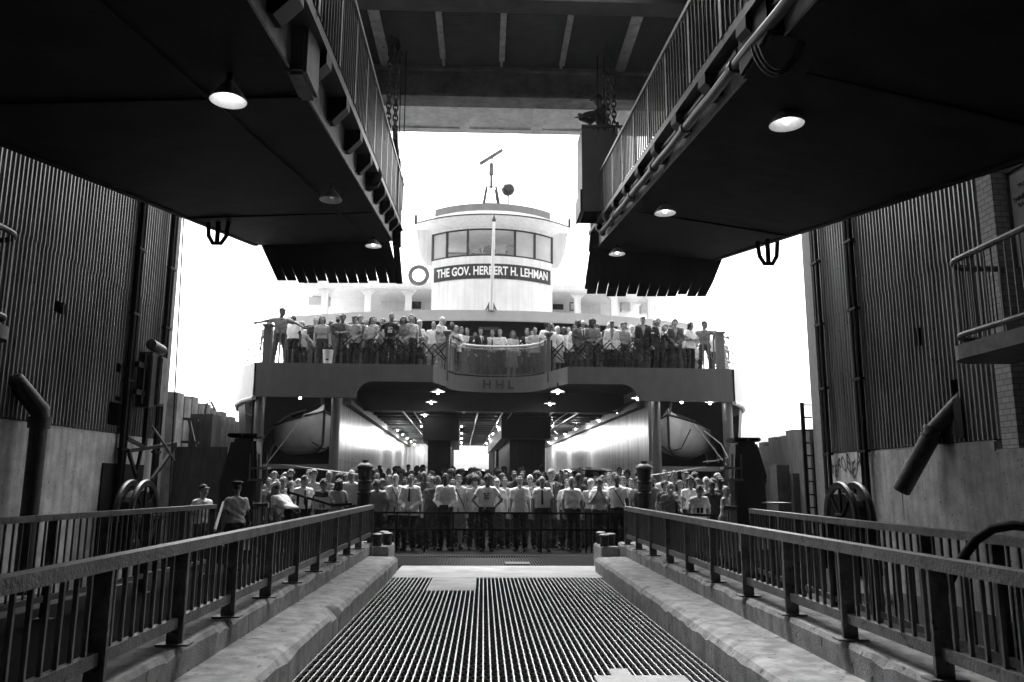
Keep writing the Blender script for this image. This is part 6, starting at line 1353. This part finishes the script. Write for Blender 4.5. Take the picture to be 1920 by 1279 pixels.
 (1361, 911, 17.7, 'leanr', 40, 'vest', T_, 'bald', 'white', 'l', .7, .4, [], 'bald man in a white vest beside the right fender, looking aside'),
 (1343, 886, 20.8, 'stand', 0, 'tee', T_, 'mop', 'fair', 'l', .4, .1, [], 'fair curly head at the right back of the right cluster'),
]
crowd(UP, DZ, 'passengers on the upper deck')
crowd(FR, -.02, 'passengers on the lower deck')
# workers
W = 'dock workers'
pos, sc = put(383, 903, -.1, 16.8, None, 'stand', 60, 'cap'); pos.z -= .16; person(pos, 48, 1.0, 'stand', 'shirt', T_, 'cap', 'black', 'l', .75, .05, 'worker in a brimmed cap seen in profile behind the end of the left railing', W)
pos, sc = put(447, 903, -.1, 15.9, None, 'leanr', 200, 'peaked'); pos.z -= .14; person(pos, 215, 1.03, 'leanr', 'shirt', T_, 'peaked', 'black', 'm', .5, .05, 'worker in a peaked cap with his back turned at the end of the left walkway', W)
pos, sc = put(514, 913, -.02, 17.5, None, 'bend', -115, 'whitecap'); person(pos, -112, 1.04, 'bend', 'tee', T_, 'whitecap', .75, 'm', .72, .03, 'deckhand in a white cap and white T-shirt bending over at the left swing gate', W)
tz_, hc_ = topz('operate', 'cap'); p_ = P(1108, 198, 17.55); person(Vector((p_.x + .28, 17.6, p_.z - tz_ + .1)), -84, 1.1, 'operate', 'jacket', T_, 'cap', 'black', .22, .1, .04, 'operator in a peaked cap leaning forward over the control cabin', W)
# in the wheelhouse
for px, py, pose, hr, tv, lbl in ((892, 443, 'easy', 'short', .7, 'officer in white left of the jackstaff inside the wheelhouse'), (919, 450, 'stand', 'cap', .1, 'dark figure just left of the jackstaff inside the wheelhouse'), (960, 448, 'stand', 'side', .65, 'officer in a white shirt right of the jackstaff inside the wheelhouse')):
    p_ = P(px, py, 31.9); person(Vector((p_.x, 31.9, p_.z - 1.76)), 6, 1.0, pose, 'shirt', T_, hr, 'dark', 'm', tv, .05, lbl, 'officers in the wheelhouse')
# shadowed crowd filling the boat behind the front rows
rr = random.Random(5); poses = ['stand', 'easy', 'turn', 'clasp', 'stand', 'cross']; hs = ['short', 'mop', 'side', 'afro', 'bob', 'short', 'cap', 'long']
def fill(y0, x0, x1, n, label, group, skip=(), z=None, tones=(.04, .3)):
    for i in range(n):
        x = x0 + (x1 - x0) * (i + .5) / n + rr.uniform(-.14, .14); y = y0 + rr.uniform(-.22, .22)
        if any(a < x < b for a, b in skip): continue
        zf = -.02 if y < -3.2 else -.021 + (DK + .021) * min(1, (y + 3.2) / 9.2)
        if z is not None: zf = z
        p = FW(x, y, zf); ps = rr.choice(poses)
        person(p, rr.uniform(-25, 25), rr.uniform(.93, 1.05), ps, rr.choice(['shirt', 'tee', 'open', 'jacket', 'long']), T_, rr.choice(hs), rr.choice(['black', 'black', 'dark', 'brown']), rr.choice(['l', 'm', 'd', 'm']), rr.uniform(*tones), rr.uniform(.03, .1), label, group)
L2 = 'half-hidden passenger in the shaded rows just behind the front row of the lower deck'; G2 = 'shaded passengers behind the front row'
L3 = 'dark silhouetted passenger deep inside the vehicle deck of the ferry'; G3 = 'silhouetted passengers deep in the vehicle deck'
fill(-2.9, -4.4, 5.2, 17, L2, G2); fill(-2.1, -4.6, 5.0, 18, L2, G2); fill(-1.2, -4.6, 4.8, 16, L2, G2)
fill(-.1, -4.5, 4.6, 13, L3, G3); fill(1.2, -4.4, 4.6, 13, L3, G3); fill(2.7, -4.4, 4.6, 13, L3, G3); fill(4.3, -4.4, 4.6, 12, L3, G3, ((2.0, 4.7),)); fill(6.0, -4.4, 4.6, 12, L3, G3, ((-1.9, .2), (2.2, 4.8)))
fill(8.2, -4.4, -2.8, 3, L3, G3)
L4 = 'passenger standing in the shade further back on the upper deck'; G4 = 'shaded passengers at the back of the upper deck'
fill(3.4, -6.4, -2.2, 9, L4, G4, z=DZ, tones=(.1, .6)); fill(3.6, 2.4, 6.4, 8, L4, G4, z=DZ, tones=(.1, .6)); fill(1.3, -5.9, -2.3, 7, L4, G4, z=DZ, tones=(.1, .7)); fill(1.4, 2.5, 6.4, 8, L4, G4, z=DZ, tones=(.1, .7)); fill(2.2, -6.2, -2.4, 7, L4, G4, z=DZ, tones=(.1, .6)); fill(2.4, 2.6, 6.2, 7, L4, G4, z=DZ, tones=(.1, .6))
# ------------------------------------------------------------------ harbour haze: one even volume round everything
hz = bpy.data.materials.new('haze'); hz.use_nodes = True; _t = hz.node_tree; _t.nodes.clear()
_o = _t.nodes.new('ShaderNodeOutputMaterial'); _v = _t.nodes.new('ShaderNodeVolumePrincipled'); _v.inputs['Color'].default_value = (.95, .95, .95, 1); _v.inputs['Density'].default_value = HAZE; _v.inputs['Anisotropy'].default_value = .35
_t.links.new(_v.outputs[0], _o.inputs['Volume']); MT['haze'] = hz
m = MB(); m.b2((-305, -12, -3.6), (305, 425, 13.6)); h = m.build('haze', 'haze', loc=(0, 0, -3.6)); h['kind'] = 'stuff'
tag(h, 'thin pale harbour haze filling the slip and the water beyond')
S.cycles.volume_bounces = 0; S.cycles.volume_step_rate = 4
